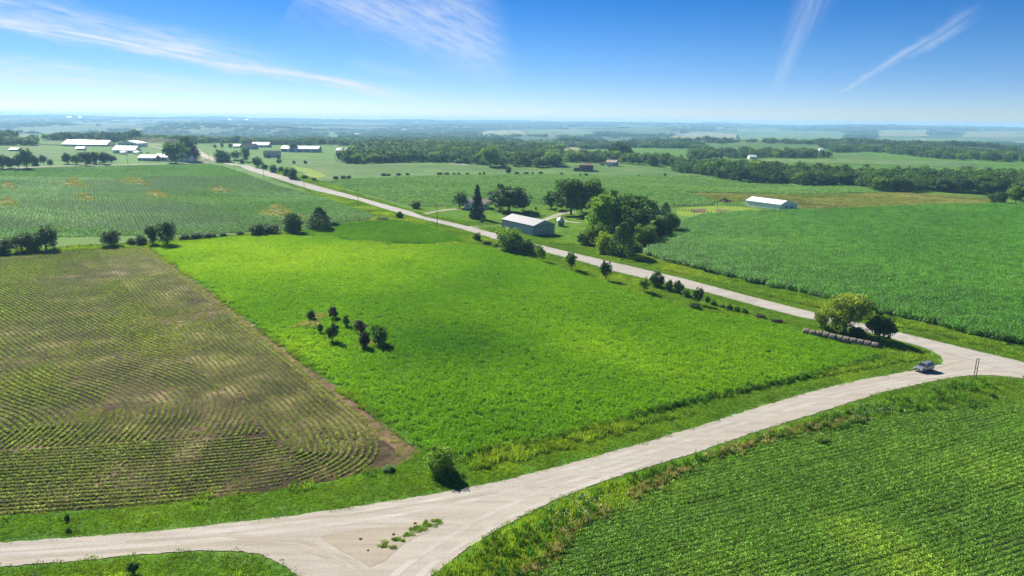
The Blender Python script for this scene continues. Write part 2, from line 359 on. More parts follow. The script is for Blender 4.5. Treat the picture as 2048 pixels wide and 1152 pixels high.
# ------------------------------------------------------------------ crop and grass patches (sources of the scattered stuff)
def orient(n_, r, up=.0):
    """random unit frames for n leaves; up pulls the face normal upward"""
    nn = r.normal(size=(n_, 3)); nn[:, 2] = nn[:, 2]+up*2; nn /= np.linalg.norm(nn, axis=1)[:, None]
    a = r.normal(size=(n_, 3)); a -= nn*np.sum(a*nn, 1)[:, None]; a /= np.linalg.norm(a, axis=1)[:, None]
    return a, np.cross(nn, a)
def leafquads(c, sz, r, up=.3, asp=.75):
    n_ = len(c); a, b = orient(n_, r, up); s = (sz*(.6+.8*r.random(n_)))[:, None]; a = a*s*.5; b = b*s*.5*asp
    return np.stack([c-a, c-b*.9+a*.1, c+a, c+b*.9+a*.1], 1)
def blades(c, h, r, w=.03, lean=.35):
    n_ = len(c); an = r.random(n_)*6.283; hh = (h*(.5+.8*r.random(n_)))[:, None]; d = np.c_[np.cos(an), np.sin(an), 0*an]; p = np.c_[-np.sin(an), np.cos(an), 0*an]
    le = r.random(n_)[:, None]*lean; tip = c+d*hh*le+np.c_[0*an, 0*an, hh[:, 0]]; mid = c+d*hh*le*.35+np.c_[0*an, 0*an, .55*hh[:, 0]]; ww = w*(.6+.8*r.random(n_))[:, None]
    return np.stack([c-p*ww*.5, mid-p*ww*.8, tip, mid+p*ww*.8], 1)
SRC = {}
def source(key, meshes):
    c = bpy.data.collections.new('src_'+key)
    for i, me in enumerate(meshes):
        o = bpy.data.objects.new('%s_source_%d' % (key, i), me); c.objects.link(o)
    SRC[key] = c
r = np.random.default_rng(21)
def disk(n_, R, r): a = r.random(n_)*6.283; q = R*np.sqrt(r.random(n_)); return np.c_[q*np.cos(a), q*np.sin(a)]
def p_clump(n_, R, h, sz, up=.35):
    xy = disk(n_, R, r); d = np.hypot(*xy.T)/R; z = h*(1-.55*d**2)*(.45+.6*r.random(n_)); return leafquads(np.c_[xy, z], sz, r, up)
source('bean', [quadmesh('bean_plant', p_clump(60, .36, .55, .14), M['l_bean']) for _ in range(4)])
source('rowbean', [quadmesh('row_bean_plant', p_clump(26, .24, .36, .17), M['l_row']) for _ in range(4)])
def p_alf():
    q = []
    for _ in range(22):
        o = (r.random(2)-.5)*1.8; h = .50+.16*r.random(); cl = p_clump(20, .28, h, .105, .35); q.append(cl+np.r_[o, 0])
        b = blades(np.c_[disk(5, .25, r)+o, np.zeros(5)+h*.5], h*.55, r, .05, .5); q.append(b)
    return np.concatenate(q)
source('alf', [quadmesh('alfalfa_clump', p_alf(), M['l_alf']) for _ in range(6)])
def p_mid():
    q = []
    for _ in range(10):
        o = (r.random(2)-.5)*3.4; q.append(p_clump(14, .65, .5, .42, .5)+np.r_[o, 0])
    return np.concatenate(q)
source('mid', [quadmesh('far_bean_clump', p_mid(), M['l_mid']) for _ in range(5)])
def p_row():
    q = []
    for i in range(6): q.append(p_clump(12, .42, .8, .34, .4)+np.r_[-1.5+.6*i+.2*r.random(), .1*r.normal(), 0])
    return np.concatenate(q)
source('row', [quadmesh('crop_row_piece', p_row(), M['l_mid']) for _ in range(4)])
def p_corn():
    q = []
    for row in range(4):
        for i in range(11):
            b = np.array([-1.14+.23*i+.06*r.normal(), -1.0+.62*row+.06*r.normal(), 0]); H = 2.15+.25*r.normal(); a0 = r.random()*3.14
            q.append(blades((b+np.array([0, 0, .1]))[None], np.array([H*.95]), r, .05, .05))
            for k in range(8):
                z = H*(.28+.085*k); a = a0+(k % 2)*3.14+.5*r.normal(); ln = .55*(1.15-.5*abs(k-3)/4); d = np.array([math.cos(a), math.sin(a), 0]); p = np.array([-d[1], d[0], 0])*.06
                p0 = b+[0, 0, z]; p1 = p0+d*ln*.5+[0, 0, .34*ln]; p2 = p0+d*ln+[0, 0, .02-.25*r.random()*ln]
                q.append(np.stack([p0-p*.6, p1-p, p1+p, p0+p*.6])[None]); q.append(np.stack([p1-p, p2-p*.2, p2+p*.2, p1+p])[None])
    return np.concatenate(q)
source('corn', [quadmesh('corn_clump', p_corn(), M['l_corn']) for _ in range(5)])
def p_grass(n_, h, w): return blades(np.c_[(r.random((n_, 2))-.5)*2.4, np.zeros(n_)], np.full(n_, h), r, w, .6)
source('grass', [quadmesh('grass_clump', p_grass(300, .19, .055), M['l_grass']) for _ in range(5)])
source('tall', [quadmesh('tall_grass_clump', np.concatenate([p_grass(130, .55, .06)*np.array([.8, .8, 1]), p_clump(90, .9, .5, .14, .1)]), M['l_grass']) for _ in range(5)])
source('dry', [quadmesh('dry_grass_clump', np.concatenate([p_grass(130, .50, .06)*np.array([.8, .8, 1]), p_clump(90, .9, .42, .14, .1)]), M['l_dry']) for _ in range(4)])
source('weed', [quadmesh('weed_clump', np.concatenate([p_clump(70, .55, .8+.5*i/4, .20, .1), blades(np.c_[disk(24, .45, r), np.zeros(24)+.2], np.full(24, 1.0), r, .06, .5)]), M['l_weed']) for i in range(5)])
source('flower', [quadmesh('flower_spray', leafquads(np.c_[disk(14, .6, r), .75+.4*r.random(14)], .075, r, 1.0, 1.0), M['l_white']) for _ in range(3)])
def scatter(name, src, x, y, rot=None, scl=None, tint=None, dz=0., label=None, zs=None, seed=1):
    g = np.random.default_rng(seed); n_ = len(x)
    if n_ == 0: return
    rot = g.random(n_)*6.283 if rot is None else rot; scl = np.ones(n_) if scl is None else scl; tint = np.full(n_, .5) if tint is None else tint
    me = bpy.data.meshes.new(name); me.vertices.add(n_); me.vertices.foreach_set('co', np.c_[x, y, hz(x, y)+dz].astype(np.float32).reshape(-1))
    for k, v in (('rot', rot), ('scl', scl), ('tint', np.clip(tint, 0, 1)), ('zs', scl if zs is None else zs)):
        a = me.attributes.new(k, 'FLOAT', 'POINT'); a.data.foreach_set('value', np.asarray(v, np.float32))
    a = me.attributes.new('vi', 'INT', 'POINT'); a.data.foreach_set('value', g.integers(0, len(SRC[src].objects), n_).astype(np.int32))
    o = bpy.data.objects.new(name, me); COL.objects.link(o); tag(o, label, kind='stuff')
    ng = bpy.data.node_groups.new('scatter_'+name, 'GeometryNodeTree'); ng.interface.new_socket('Geometry', in_out='INPUT', socket_type='NodeSocketGeometry'); ng.interface.new_socket('Geometry', in_out='OUTPUT', socket_type='NodeSocketGeometry')
    N = ng.nodes; L = ng.links; gi = N.new('NodeGroupInput'); go = N.new('NodeGroupOutput'); ip = N.new('GeometryNodeInstanceOnPoints'); ci = N.new('GeometryNodeCollectionInfo')
    ci.inputs['Collection'].default_value = SRC[src]; ci.inputs['Separate Children'].default_value = True
    def na(nm, t='FLOAT'):
        q = N.new('GeometryNodeInputNamedAttribute'); q.data_type = t; q.inputs['Name'].default_value = nm; return q.outputs['Attribute']
    cr = N.new('ShaderNodeCombineXYZ'); L.new(na('rot'), cr.inputs[2]); cs = N.new('ShaderNodeCombineXYZ'); sc_ = na('scl'); L.new(sc_, cs.inputs[0]); L.new(sc_, cs.inputs[1]); L.new(na('zs'), cs.inputs[2])
    L.new(gi.outputs[0], ip.inputs['Points']); L.new(ci.outputs[0], ip.inputs['Instance']); ip.inputs['Pick Instance'].default_value = True
    L.new(na('vi', 'INT'), ip.inputs['Instance Index']); L.new(cr.outputs[0], ip.inputs['Rotation']); L.new(cs.outputs[0], ip.inputs['Scale']); L.new(ip.outputs[0], go.inputs[0])
    md = o.modifiers.new('scatter', 'NODES'); md.node_group = ng
    return o
def fill(poly, step, seed, jit=.8):
    g = np.random.default_rng(seed); x0, y0 = poly.min(0); x1, y1 = poly.max(0)
    gx, gy = np.meshgrid(np.arange(x0, x1, step), np.arange(y0, y1, step)); gx = gx.ravel()+(g.random(gx.size)-.5)*step*jit; gy = gy.ravel()+(g.random(gy.size)-.5)*step*jit
    k = inside(poly, gx, gy); return gx[k], gy[k]
def fillrow(poly, stepu, stepv, ang, seed):
    g = np.random.default_rng(seed); c, s = math.cos(ang), math.sin(ang); u = poly@np.array([c, s]); v = poly@np.array([-s, c])
    gu, gv = np.meshgrid(np.arange(u.min(), u.max(), stepu), np.arange(v.min(), v.max(), stepv)); gu = gu.ravel()+(g.random(gu.size)-.5)*stepu*.6; gv = gv.ravel()
    x, y = gu*c-gv*s, gu*s+gv*c; k = inside(poly, x, y); return x[k], y[k]
def blob(x, y, lst):           # sum of soft spots given in photo pixels: (px,py,radius m,strength)
    v = 0*x
    for px, py, R, s in lst:
        p = at(px, py); v = v+s*np.exp(-((x-p[0])**2+(y-p[1])**2)/(R*R))
    return v
# ------------------------------------------------------------------ ground sheet to the horizon
def build_ground():
    an = np.unique(np.round(np.r_[np.arange(-180, -52, 8), np.arange(-52, 52.01, .8), np.arange(56, 181, 8)], 3)); an = an[an < 180]
    rr = np.exp(np.arange(math.log(12), math.log(14500), .016)); A = np.radians(an)
    X = np.outer(rr, np.sin(A)); Y = np.outer(rr, np.cos(A)); Z = hz(X, Y); nr, na_ = X.shape
    V = np.c_[X.ravel(), Y.ravel(), Z.ravel()]; V = np.vstack([V, [[0, 0, float(hz(0, 0))]]])
    i = np.arange(nr-1)[:, None]*na_; j = np.arange(na_)[None]; j2 = (j+1) % na_
    f = np.stack([i+j, i+j2, i+na_+j2, i+na_+j], -1).reshape(-1, 4)[:, ::-1]
    fs = f.tolist()+[(nr*na_, a, (a+1) % na_) for a in range(na_)]
    o = mesh('ground', V, fs, M['ground'], None, True); o['kind'] = 'structure'
build_ground()
# ------------------------------------------------------------------ roads
main_up = [(440, 320), (450, 324), (500, 332), (550, 347), (625, 369), (720, 395), (825, 424), (850, 434), (912, 447), (992, 467), (1075, 489), (1150, 507), (1250, 530), (1362, 556), (1512, 596), (1628, 625), (1786, 662), (1911, 692), (2048, 725)]
main_lo = [(437, 324), (462, 330), (500, 342), (560, 360), (625, 380), (712, 400), (775, 420), (850, 440), (900, 452), (942, 464), (990, 479), (1087, 504), (1155, 521), (1225, 542), (1325, 566), (1425, 588), (1512, 612), (1586, 631), (1711, 659), (1798, 682), (1900, 709), (2048, 752)]
mu, ml = line(main_up, 20), line(main_lo, 20)
def ext(p, d):                    # run the last stretch on past the frame
    t = p[-1]-p[-4]; t /= np.hypot(*t); return np.vstack([p, p[-1]+t*d])
mu, ml = ext(mu, 90), ext(ml, 90)
MAINROAD = np.vstack([mu, ml[::-1]])
road = sheet('main_road', MAINROAD, M['gravel_main'], .085, 4, jag=.35); road['kind'] = 'structure'
n = 60; cu, cl = resample(mu, np.hypot(*np.diff(mu, axis=0).T).sum()/300), resample(ml, np.hypot(*np.diff(ml, axis=0).T).sum()/300)
k = min(len(cu), len(cl)); cu, cl = cu[:k], cl[:k]
for i, q in enumerate((.2, .42, .6, .8)): ribbon('wheel_track', smooth((cu*(1-q)+cl*q)[::4], 1), .75, M['track'], .0895+.0006*i, road, .45)
side_up = [(0, 1086), (100, 1079), (200, 1072), (300, 1064), (400, 1053), (500, 1042), (600, 1030), (700, 1016), (800, 1000), (900, 983), (1000, 963), (1100, 938), (1200, 911), (1300, 882), (1400, 851), (1500, 820), (1600, 790), (1700, 764), (1780, 750), (1825, 741), (1850, 737), (1870, 733), (1882, 728), (1886, 722), (1880, 712), (1868, 705), (1836, 691), (1800, 680)]
side_lo = [(2046, 757), (1986, 751), (1958, 750), (1911, 754), (1836, 769), (1761, 786), (1686, 810), (1631, 827), (1500, 868), (1400, 903), (1300, 934), (1200, 964), (1100, 1006), (1000, 1056), (930, 1100), (863, 1152), (800, 1210)]
corner = [(670, 1225), (597, 1152), (575, 1135), (550, 1122), (520, 1110), (480, 1103), (430, 1101), (380, 1103), (300, 1108), (200, 1118), (100, 1127), (0, 1134)]
su, sl_, sc_ = line(side_up, 25), line(side_lo, 25), line(corner, 25)
su = np.vstack([su[0]+(su[0]-su[3])/np.hypot(*(su[0]-su[3]))*60, su]); sc_ = np.vstack([sc_, sc_[-1]+(sc_[-1]-sc_[-4])/np.hypot(*(sc_[-1]-sc_[-4]))*60])
SIDEROAD = np.vstack([su, line([(1800, 680), (1900, 700), (2046, 740), (2046, 757)], 30)[1:-1], sl_, sc_])
side = sheet('side_road', SIDEROAD, M['gravel_side'], .065, 3, jag=.3); side['kind'] = 'structure'
def track(pix, w, mat, off): ribbon('wheel_track', smooth(line(pix, 30), 2), w, mat, off, side, .5)
track([(0, 1100), (300, 1080), (600, 1044), (800, 1013), (1000, 975), (1200, 922), (1400, 862), (1600, 801), (1780, 760), (1900, 735)], .8, M['track'], .070)
track([(0, 1112), (300, 1091), (600, 1060), (800, 1030), (950, 1000), (1100, 960), (1300, 905), (1500, 843), (1700, 785), (1850, 757), (1980, 735)], .8, M['track'], .071)
track([(0, 1120), (300, 1099), (480, 1085), (600, 1094), (680, 1125), (730, 1180)], .7, M['track2'], .072)
track([(250, 1085), (450, 1072), (600, 1082), (700, 1120), (760, 1170)], .6, M['track2'], .0726)
track([(1300, 915), (1100, 976), (980, 1028), (880, 1085), (800, 1140), (760, 1180)], .8, M['track'], .0732)
track([(1300, 925), (1120, 990), (1010, 1042), (920, 1092), (850, 1140), (820, 1180)], .8, M['track'], .0738)
track([(500, 1048), (700, 1030), (880, 1003), (1000, 985)], .6, M['track2'], .0744)
track([(1720, 770), (1850, 745), (1920, 722), (1960, 718)], .6, M['track2'], .075)
ISL = smooth(area([(640, 1072), (760, 1052), (895, 1036), (870, 1056), (800, 1095), (745, 1138), (700, 1105), (640, 1072)], 20), 1)
sheet('dirt_island', ISL, M['dirt'], .082, 1.2, jag=.8)
farroad = ribbon('far_gravel_road', line([(-60, 342), (0, 338), (120, 332), (250, 330), (415, 326), (440, 325)], 20), 7, M['gravel_main'], .16)
ribbon('far_gravel_road', line([(440, 323), (415, 315), (400, 305), (393, 298)], 6), 7, M['drive'], .15)
ribbon('bare_track', line([(-30, 295), (0, 294.5), (60, 294), (112, 293.5)], 15), 9, M['dirt'], .3)
ribbon('bare_track', line([(232, 290), (270, 289), (300, 293), (340, 301)], 10), 8, M['dirt'], .3)
def drive(pix, w, off=.075): return ribbon('driveway', smooth(line(pix, 12), 2), w, M['drive'], off, wob=.25)
drive([(846, 429), (870, 423), (900, 419), (932, 416.5)], 3.6)
drive([(938, 457), (960, 453), (985, 452), (1010, 451)], 6.5)
drive([(1083, 443), (1100, 436), (1115, 429), (1135, 425), (1150, 424)], 4.2)
drive([(1115, 434), (1130, 443), (1150, 445), (1160, 446)], 3, .080)
# ------------------------------------------------------------------ fields
ALF = area([(300, 492), (400, 480), (480, 474), (560, 472), (640, 476), (750, 489), (850, 491), (935, 489), (985, 500), (1030, 512), (1080, 524), (1142, 545), (1212, 567), (1290, 592), (1390, 622), (1480, 634), (1560, 650), (1605, 664), (1650, 680), (1740, 702), (1768, 713), (1640, 745), (1536, 769), (1450, 786), (1350, 808), (1200, 851), (1080, 880), (1000, 893), (930, 908), (878, 905), (845, 893)], 22)
ALF2 = area([(596, 469), (625, 457), (700, 447), (790, 441), (850, 451), (900, 470), (936, 486), (850, 488), (750, 485), (650, 473)], 18)
sheet('alfalfa_field', ALF, M['alf_base'], .045, 5); sheet('alfalfa_field', ALF2, M['alf_base'], .045, 6)
SOY = area([(-60, 513), (0, 511), (60, 505), (200, 498), (290, 494), (330, 520), (430, 592), (560, 690), (690, 790), (800, 872), (840, 903), (800, 930), (650, 965), (500, 990), (300, 1010), (150, 1022), (0, 1032), (-60, 1036)], 25)
sheet('tilled_field', SOY, M['soil'], .05, 3.5, jag=.5)
edge = smooth(line([(296, 496), (420, 587), (550, 687), (680, 787), (790, 870), (840, 905)], 30), 1)
ribbon('field_margin', edge-np.array([.9, .9]), 2.6, M['stubble'], .058, wob=.5)
BR = area([(1020, 1175), (1050, 1152), (1100, 1115), (1160, 1060), (1230, 1020), (1300, 985), (1370, 950), (1450, 915), (1540, 886), (1600, 876), (1680, 858), (1750, 842), (1850, 822), (1950, 813), (2048, 808), (2200, 800), (2200, 1180)], 25)
sheet('bean_field_near', BR, M['bean_base'], .05, 4)
CORN = area([(1285, 512), (1340, 527), (1420, 547), (1536, 573), (1636, 595), (1773, 631), (1861, 651), (1936, 673), (2048, 691), (2200, 725), (2200, 412), (2048, 413), (1975, 413), (1850, 415), (1700, 422), (1600, 425), (1520, 427), (1450, 430), (1400, 436), (1372, 445), (1355, 462), (1325, 484)], 25)
sheet('corn_field', CORN, M['corn_base'], .05, 7)
MIDL = area([(-80, 342), (0, 340), (120, 335), (250, 332), (415, 329), (430, 331), (470, 342), (520, 358), (560, 373), (620, 387), (700, 414), (752, 433), (735, 440), (660, 449), (550, 462), (480, 465), (350, 469), (230, 472), (100, 474), (0, 477), (-80, 479)], 25)
sheet('row_crop_field', MIDL, M['row_base'], .06, 9)
FB = area([(640, 363), (700, 358.5), (800, 354), (912, 350.5), (1100, 349), (1300, 354), (1420, 350), (1500, 362), (1600, 372), (1700, 373), (1752, 384), (1700, 386), (1600, 388), (1480, 386.5), (1375, 385), (1400, 392), (1432, 404), (1425, 411), (1347, 413), (1300, 415), (1200, 412), (1050, 408), (900, 413), (825, 414), (780, 401), (700, 379)], 25)
sheet('bean_field_far', FB, M['bean_base'], .07, 10)
sheet('pasture', area([(560, 330), (590, 318), (690, 322), (800, 326), (950, 331), (1120, 340), (1140, 347), (912, 349), (800, 352), (690, 357), (640, 361)], 25), M['past'], .055, 12)
sheet('hay_strip', area([(575, 331), (590, 332), (620, 338), (655, 352), (640, 360), (610, 350)], 12), M['hay'], .10, 8)
sheet('hill_lawn', area([(1120, 346), (1160, 350), (1250, 353), (1330, 353), (1415, 349), (1330, 338), (1240, 329), (1160, 327), (1110, 338)], 20), M['past'], .055, 12)
TAN = area([(1385, 387), (1480, 388), (1600, 390), (1700, 388), (1760, 386), (1850, 387), (1980, 396), (1990, 411), (1850, 413), (1700, 420), (1610, 422), (1580, 410), (1500, 402), (1440, 404)], 20)
sheet('dry_pasture', TAN, M['tan'], .06, 8)
sheet('barnyard', area([(1350, 416), (1430, 412), (1480, 414), (1560, 424), (1450, 428), (1385, 436), (1355, 430)], 15), M['hay'], .055, 6)
for q in ([(1383, 419), (1412, 417), (1413, 424), (1385, 426)], [(1432, 419), (1465, 420), (1450, 424), (1430, 423)]): sheet('bare_soil', smooth(area(q, 6), 2), M['stubble'], .07, 3)
LAWN = area([(800, 420), (826, 415), (900, 414), (1050, 410), (1150, 412), (1290, 420), (1300, 440), (1290, 500), (1282, 512), (1180, 500), (1110, 482), (1000, 455), (940, 448), (890, 438), (850, 428)], 18)
sheet('lawn', LAWN, M['lawn'], .04, 6)
for q, mt in (([(25, 277), (40, 270), (100, 268.5), (162, 268.5), (162, 274), (60, 279)], 'farA'), ([(72, 290), (90, 283), (125, 282), (125, 291)], 'past'), ([(632, 278), (640, 272.5), (690, 272), (690, 278)], 'farA'),
    ([(955, 270), (970, 262), (1045, 260), (1050, 268), (1000, 273)], 'farB'), ([(1050, 268), (1060, 260), (1105, 259), (1112, 270)], 'farA'), ([(1112, 270), (1120, 263), (1180, 263), (1190, 272)], 'farA'), ([(1122, 302), (1128, 294), (1165, 296), (1160, 303)], 'farB'),
    ([(1337, 275), (1360, 267), (1420, 264), (1475, 268), (1470, 278), (1400, 279)], 'farB'), ([(1475, 280), (1478, 262), (1540, 260), (1690, 264), (1690, 284), (1560, 286)], 'farA'), ([(1750, 272), (1755, 261), (1850, 261), (1856, 272)], 'farB'), ([(1925, 274), (1930, 263), (2060, 262), (2060, 278)], 'farB'), ([(1740, 284), (1760, 275), (2060, 279), (2060, 287)], 'farA'),
    ([(1828, 307), (1832, 302), (1886, 302.5), (1886, 308)], 'farB'), ([(1666, 312), (1680, 307), (1740, 310), (1790, 320), (1700, 319)], 'past'), ([(1480, 325), (1540, 318), (1700, 318), (1960, 324), (1960, 336), (1800, 331), (1650, 326)], 'farA'), ([(0, 300), (60, 297), (160, 300), (120, 318), (0, 322)], 'past'), ([(1300, 330), (1320, 322), (1360, 321), (1380, 327)], 'farA')):
    sheet('distant_field', area(q, 8), M[mt], .9 if q[0][1] < 292 else .25, 28)
# bare patches inside the row field: eroded knolls with dry weeds
KN = [(18, 371, 17, 8), (18, 405, 19, 10), (147, 364, 21, 11), (171, 394, 17, 8), (268, 359, 24, 10), (312, 386, 17, 8), (441, 379, 22, 8), (560, 424, 42, 13)]
KPOLY = []
for (px, py, rx, ry) in KN:
    g_ = random.Random(px*3+py); sg = g_.choice((1, 1, 1.0)); s1_ = g_.uniform(.0, .5); q = [(px+rx*(u_*(1+g_.uniform(-.2, .2))+s1_*v_*.5), py+ry*(v_*(1+g_.uniform(-.25, .25))+.25*u_)) for u_, v_ in ((-1, .7), (-.75, .1), (-.45, -.45), (-.1, -.95), (.25, -.6), (.5, -.1), (.85, .35), (1.1, .75), (.6, .95), (0, .8), (-.55, 1.0))]
    pl = smooth(np.vstack([area(q, 6), area(q, 6)[:1]]), 1)[:-1]; KPOLY.append(pl); sheet('bare_knoll', pl, M['tan'], .09, 4)
def edged(p, d):                 # polygon grown by d metres about its outline
    q = np.vstack([p, p[:1]]); nr, _ = normals(q); s = np.sum(p[:, 0]*np.roll(p[:, 1], -1)-np.roll(p[:, 0], -1)*p[:, 1]); return p-(nr[:-1] if s > 0 else -nr[:-1])*d
# ------------------------------------------------------------------ crops
x, y = fill(ALF, 1.35, 31)
t = .37+.34*(vnoise(x, y, 34, 3)-.5)+1.0*blob(x, y, [(520, 520, 28, .40), (760, 505, 28, .28), (420, 490, 18, .3), (700, 560, 16, .12), (430, 600, 10, .15), (560, 690, 12, .32), (640, 720, 10, .2), (720, 780, 9, .15), (1170, 690, 12, .22), (1330, 740, 12, .12), (1050, 790, 12, .12), (850, 620, 20, -.22), (980, 680, 16, -.20), (1250, 620, 16, -.12), (850, 690, 14, -.2), (1150, 560, 20, .02), (1480, 690, 12, .1)])
scatter('alfalfa', 'alf', x, y, scl=.8+.35*RNG.random(len(x)), zs=(.72+.55*vnoise(x, y, 4, 3, 5)), tint=t, label='bright green alfalfa filling the large field inside the road corner')
x, y = fill(ALF2, 1.35, 32)
scatter('alfalfa', 'alf', x, y, scl=.8+.35*RNG.random(len(x)), tint=.02+.2*vnoise(x, y, 20, 3), label='darker green alfalfa lobe beyond the curved pale mown strip')
x, y = fill(CORN, 1.9, 33, .7)
scatter('corn', 'corn', x, y, rot=np.full(len(x), RANG)+(RNG.random(len(x))-.5)*.5+3.1416*(RNG.random(len(x)) > .5), scl=.92+.2*RNG.random(len(x)), tint=.45+.5*(vnoise(x, y, 40, 3)-.5), label='tall green corn filling the field right of the gravel road')
BA = math.atan2(*(at(2040, 985)-at(1480, 1152))[[1, 0]])
x, y = fillrow(BR, .36, .80, BA, 34); k = vnoise(x, y, 5, 3, 9) > .06; gap = vnoise(x*math.cos(BA)+y*math.sin(BA), (y*math.cos(BA)-x*math.sin(BA))*6, 14, 2, 3); x, y, gap = x[k], y[k], gap[k]
scatter('bean_plants', 'bean', x, y, scl=np.clip(.45+1.6*gap, .5, 1.15)+.2*RNG.random(len(x)), tint=.42+.5*(vnoise(x, y, 18, 3)-.5)+blob(x, y, [(1830, 1130, 6, .4), (1700, 1060, 5, .25), (1240, 1010, 3, .25), (1340, 970, 3, .25), (1560, 900, 5, .2), (1100, 1140, 3, .3), (1480, 920, 4, .15)]), label='dense dark green bean plants in the field at lower right')
# contour rows of the tilled field
def rowpts(base, offs, region, step, trim=True, seed=5):
    g = np.random.default_rng(seed); base = resample(base, .5); nr, an = normals(base); X = []; A = []
    for o in offs:
        q = base+nr*o
        d = np.hypot(*np.diff(q, axis=0).T); q2 = resample(q, step); _, a2 = normals(q2)
        if trim:
            ok = np.ones(len(q2), bool)
            for s in range(0, len(q2), 400):
                dm = np.sqrt(((q2[s:s+400, None]-base[None, ::2])**2).sum(-1)).min(1); ok[s:s+400] = dm > abs(o)-.12
            q2 = q2[ok]
        X.append(q2)
    X = np.concatenate(X); k_ = inside(region, X[:, 0], X[:, 1]); X = X[k_]
    return X+(g.random(X.shape)-.5)*.12
seam = [(190, 497), (215, 530), (260, 590), (310, 660), (340, 692), (400, 745), (470, 812), (530, 866)]
regA = area([(190, 497), (290, 495), (330, 521), (430, 593), (560, 691), (690, 791), (800, 874), (835, 903), (790, 928), (650, 962), (572, 974), (606, 935), (580, 903), (535, 872)]+seam[::-1][:-1], 25)
regB = area([(-70, 508), (0, 513), (60, 507), (190, 499)]+seam[1:]+[(457, 874), (354, 877), (206, 889), (0, 898), (-70, 900)], 25)
regC = area([(-60, 901), (0, 900), (206, 891), (354, 879), (457, 876), (535, 874), (575, 905), (600, 935), (560, 975), (440, 992), (300, 1006), (150, 1018), (0, 1028), (-60, 1031)], 25)
bA = smooth(line([(250, 460), (302, 497), (420, 588), (550, 688), (680, 786), (750, 846), (778, 890), (766, 925), (715, 960), (640, 990)], 40), 2)
bB = smooth(line([(-260, 500), (-100, 568), (0, 622), (30, 640), (118, 699), (165, 728), (206, 743), (265, 758), (313, 779), (342, 805), (339, 832), (313, 864), (280, 900)], 40), 2)
bC = smooth(line([(-400, 1056), (-70, 1033), (0, 1028), (300, 1006), (500, 985), (640, 962)], 40), 1)
SP = .98
rows = np.concatenate([rowpts(bA, [-SP*(i+1.5) for i in range(58)], regA, .33), rowpts(bB, [SP*i for i in range(-40, 112)], regB, .33), rowpts(bC, [SP*i for i in range(72)], regC, .38)])
x, y = rows.T; nz = vnoise(x, y, 16, 3, 4); bare = blob(x, y, [(200, 825, 2.4, .9), (560, 930, 1.5, .5), (400, 860, 2, .5), (360, 700, 4, .5), (110, 555, 7, .5), (330, 640, 10, .4), (450, 800, 4, .5), (640, 950, 1.5, .5), (470, 960, 1.5, .5)])
k = (nz-.5*bare > .12) & (RNG.random(len(x)) > .04+.5*bare)
x, y, nz = x[k], y[k], nz[k]; gr = blob(x, y, [(60, 760, 7, .5), (100, 880, 6, .4), (250, 885, 4, .4), (300, 880, 3, .4), (40, 960, 7, -.2), (350, 950, 8, -.2)])
scatter('row_beans', 'rowbean', x, y, scl=np.clip(.16+.80*nz+.75*vnoise(x, y, 40, 2, 21)+.35*gr-.2*bare[k]+.12*RNG.random(len(x)), .36, 1.2), tint=.25+.6*nz+.4*gr, label='thin bean rows curving over the brown tilled field at left')
x, y = fill(SOY, .8, 36); wv = vnoise(x, y, 22, 3, 8)+blob(x, y, [(250, 620, 10, .25), (300, 690, 6, .25), (60, 770, 5, .25), (330, 655, 7, .2), (150, 700, 6, .2), (420, 640, 8, .12), (60, 600, 10, .1), (120, 800, 3, .3), (200, 825, 2.6, .45), (560, 930, 2.2, .4), (400, 860, 2.6, .35), (470, 962, 2, .4), (640, 950, 2, .4), (800, 905, 2.2, .6), (360, 700, 4, .25), (330, 600, 9, .15), (450, 800, 3, .2)]); k = RNG.random(len(x)) < np.clip((wv-.54)*3.0, 0, .8)
x, y = x[k], y[k]; scatter('field_weeds', 'dry', x, y, scl=.35+.3*RNG.random(len(x)), zs=.18+.2*RNG.random(len(x)), tint=-.1+1.0*vnoise(x, y, 9, 2, 2), label='pale weeds scattered between the rows of the tilled field')
x, y = fill(SOY, 1.1, 37); k = RNG.random(len(x)) < np.clip((vnoise(x, y, 12, 3, 14)-.52)*1.8, 0, .45); x, y = x[k], y[k]
scatter('crop_residue', 'grass', x, y, scl=.35+.25*RNG.random(len(x)), zs=.22+.15*RNG.random(len(x)), tint=np.full(len(x), 1.), label='dry straw residue lying on the tilled soil')
# the large row field at left: rows in terraces
MA = math.atan2(*(at(210, 407)-at(222, 452))[[1, 0]])
u0 = fillrow(MIDL, 2.9, 1.6, MA, 38); x, y = u0
v = np.ones(len(x), bool)
for kp in KPOLY: v &= ~inside(kp, x, y)
x, y = x[v], y[v]; tv = vnoise(x, y, 90, 2, 6)
scatter('crop_rows', 'row', x, y, rot=np.full(len(x), MA)+(RNG.random(len(x))-.5)*.06, scl=.72+.75*sst(.3, .75, vnoise(x+.5*y, y*2.2, 75, 2, 3))+.06*RNG.random(len(x)), zs=.7+.4*tv, tint=.42+.5*(tv-.5), label='even green crop rows over the rolling field at upper left')
grassy = smooth(line([(0, 452), (120, 452), (240, 455), (300, 462), (400, 458), (470, 452), (560, 448)], 30), 1)
x, y = fill(MIDL, 3.2, 39); k = (y < np.interp(x, grassy[:, 0], grassy[:, 1])-6) | (y > 560)
x, y = x[k], y[k]; scatter('far_bean_plants', 'mid', x, y, scl=.95+.2*RNG.random(len(x)), tint=.5+.4*(vnoise(x, y, 60, 2)-.5), label='closed green crop along the edges of the row field')
x, y = fill(FB, 3.0, 40); scatter('far_bean_plants', 'mid', x, y, scl=.95+.25*RNG.random(len(x)), tint=.62+.4*(vnoise(x, y, 70, 3)-.5), label='pale green bean field spreading behind the farmstead')
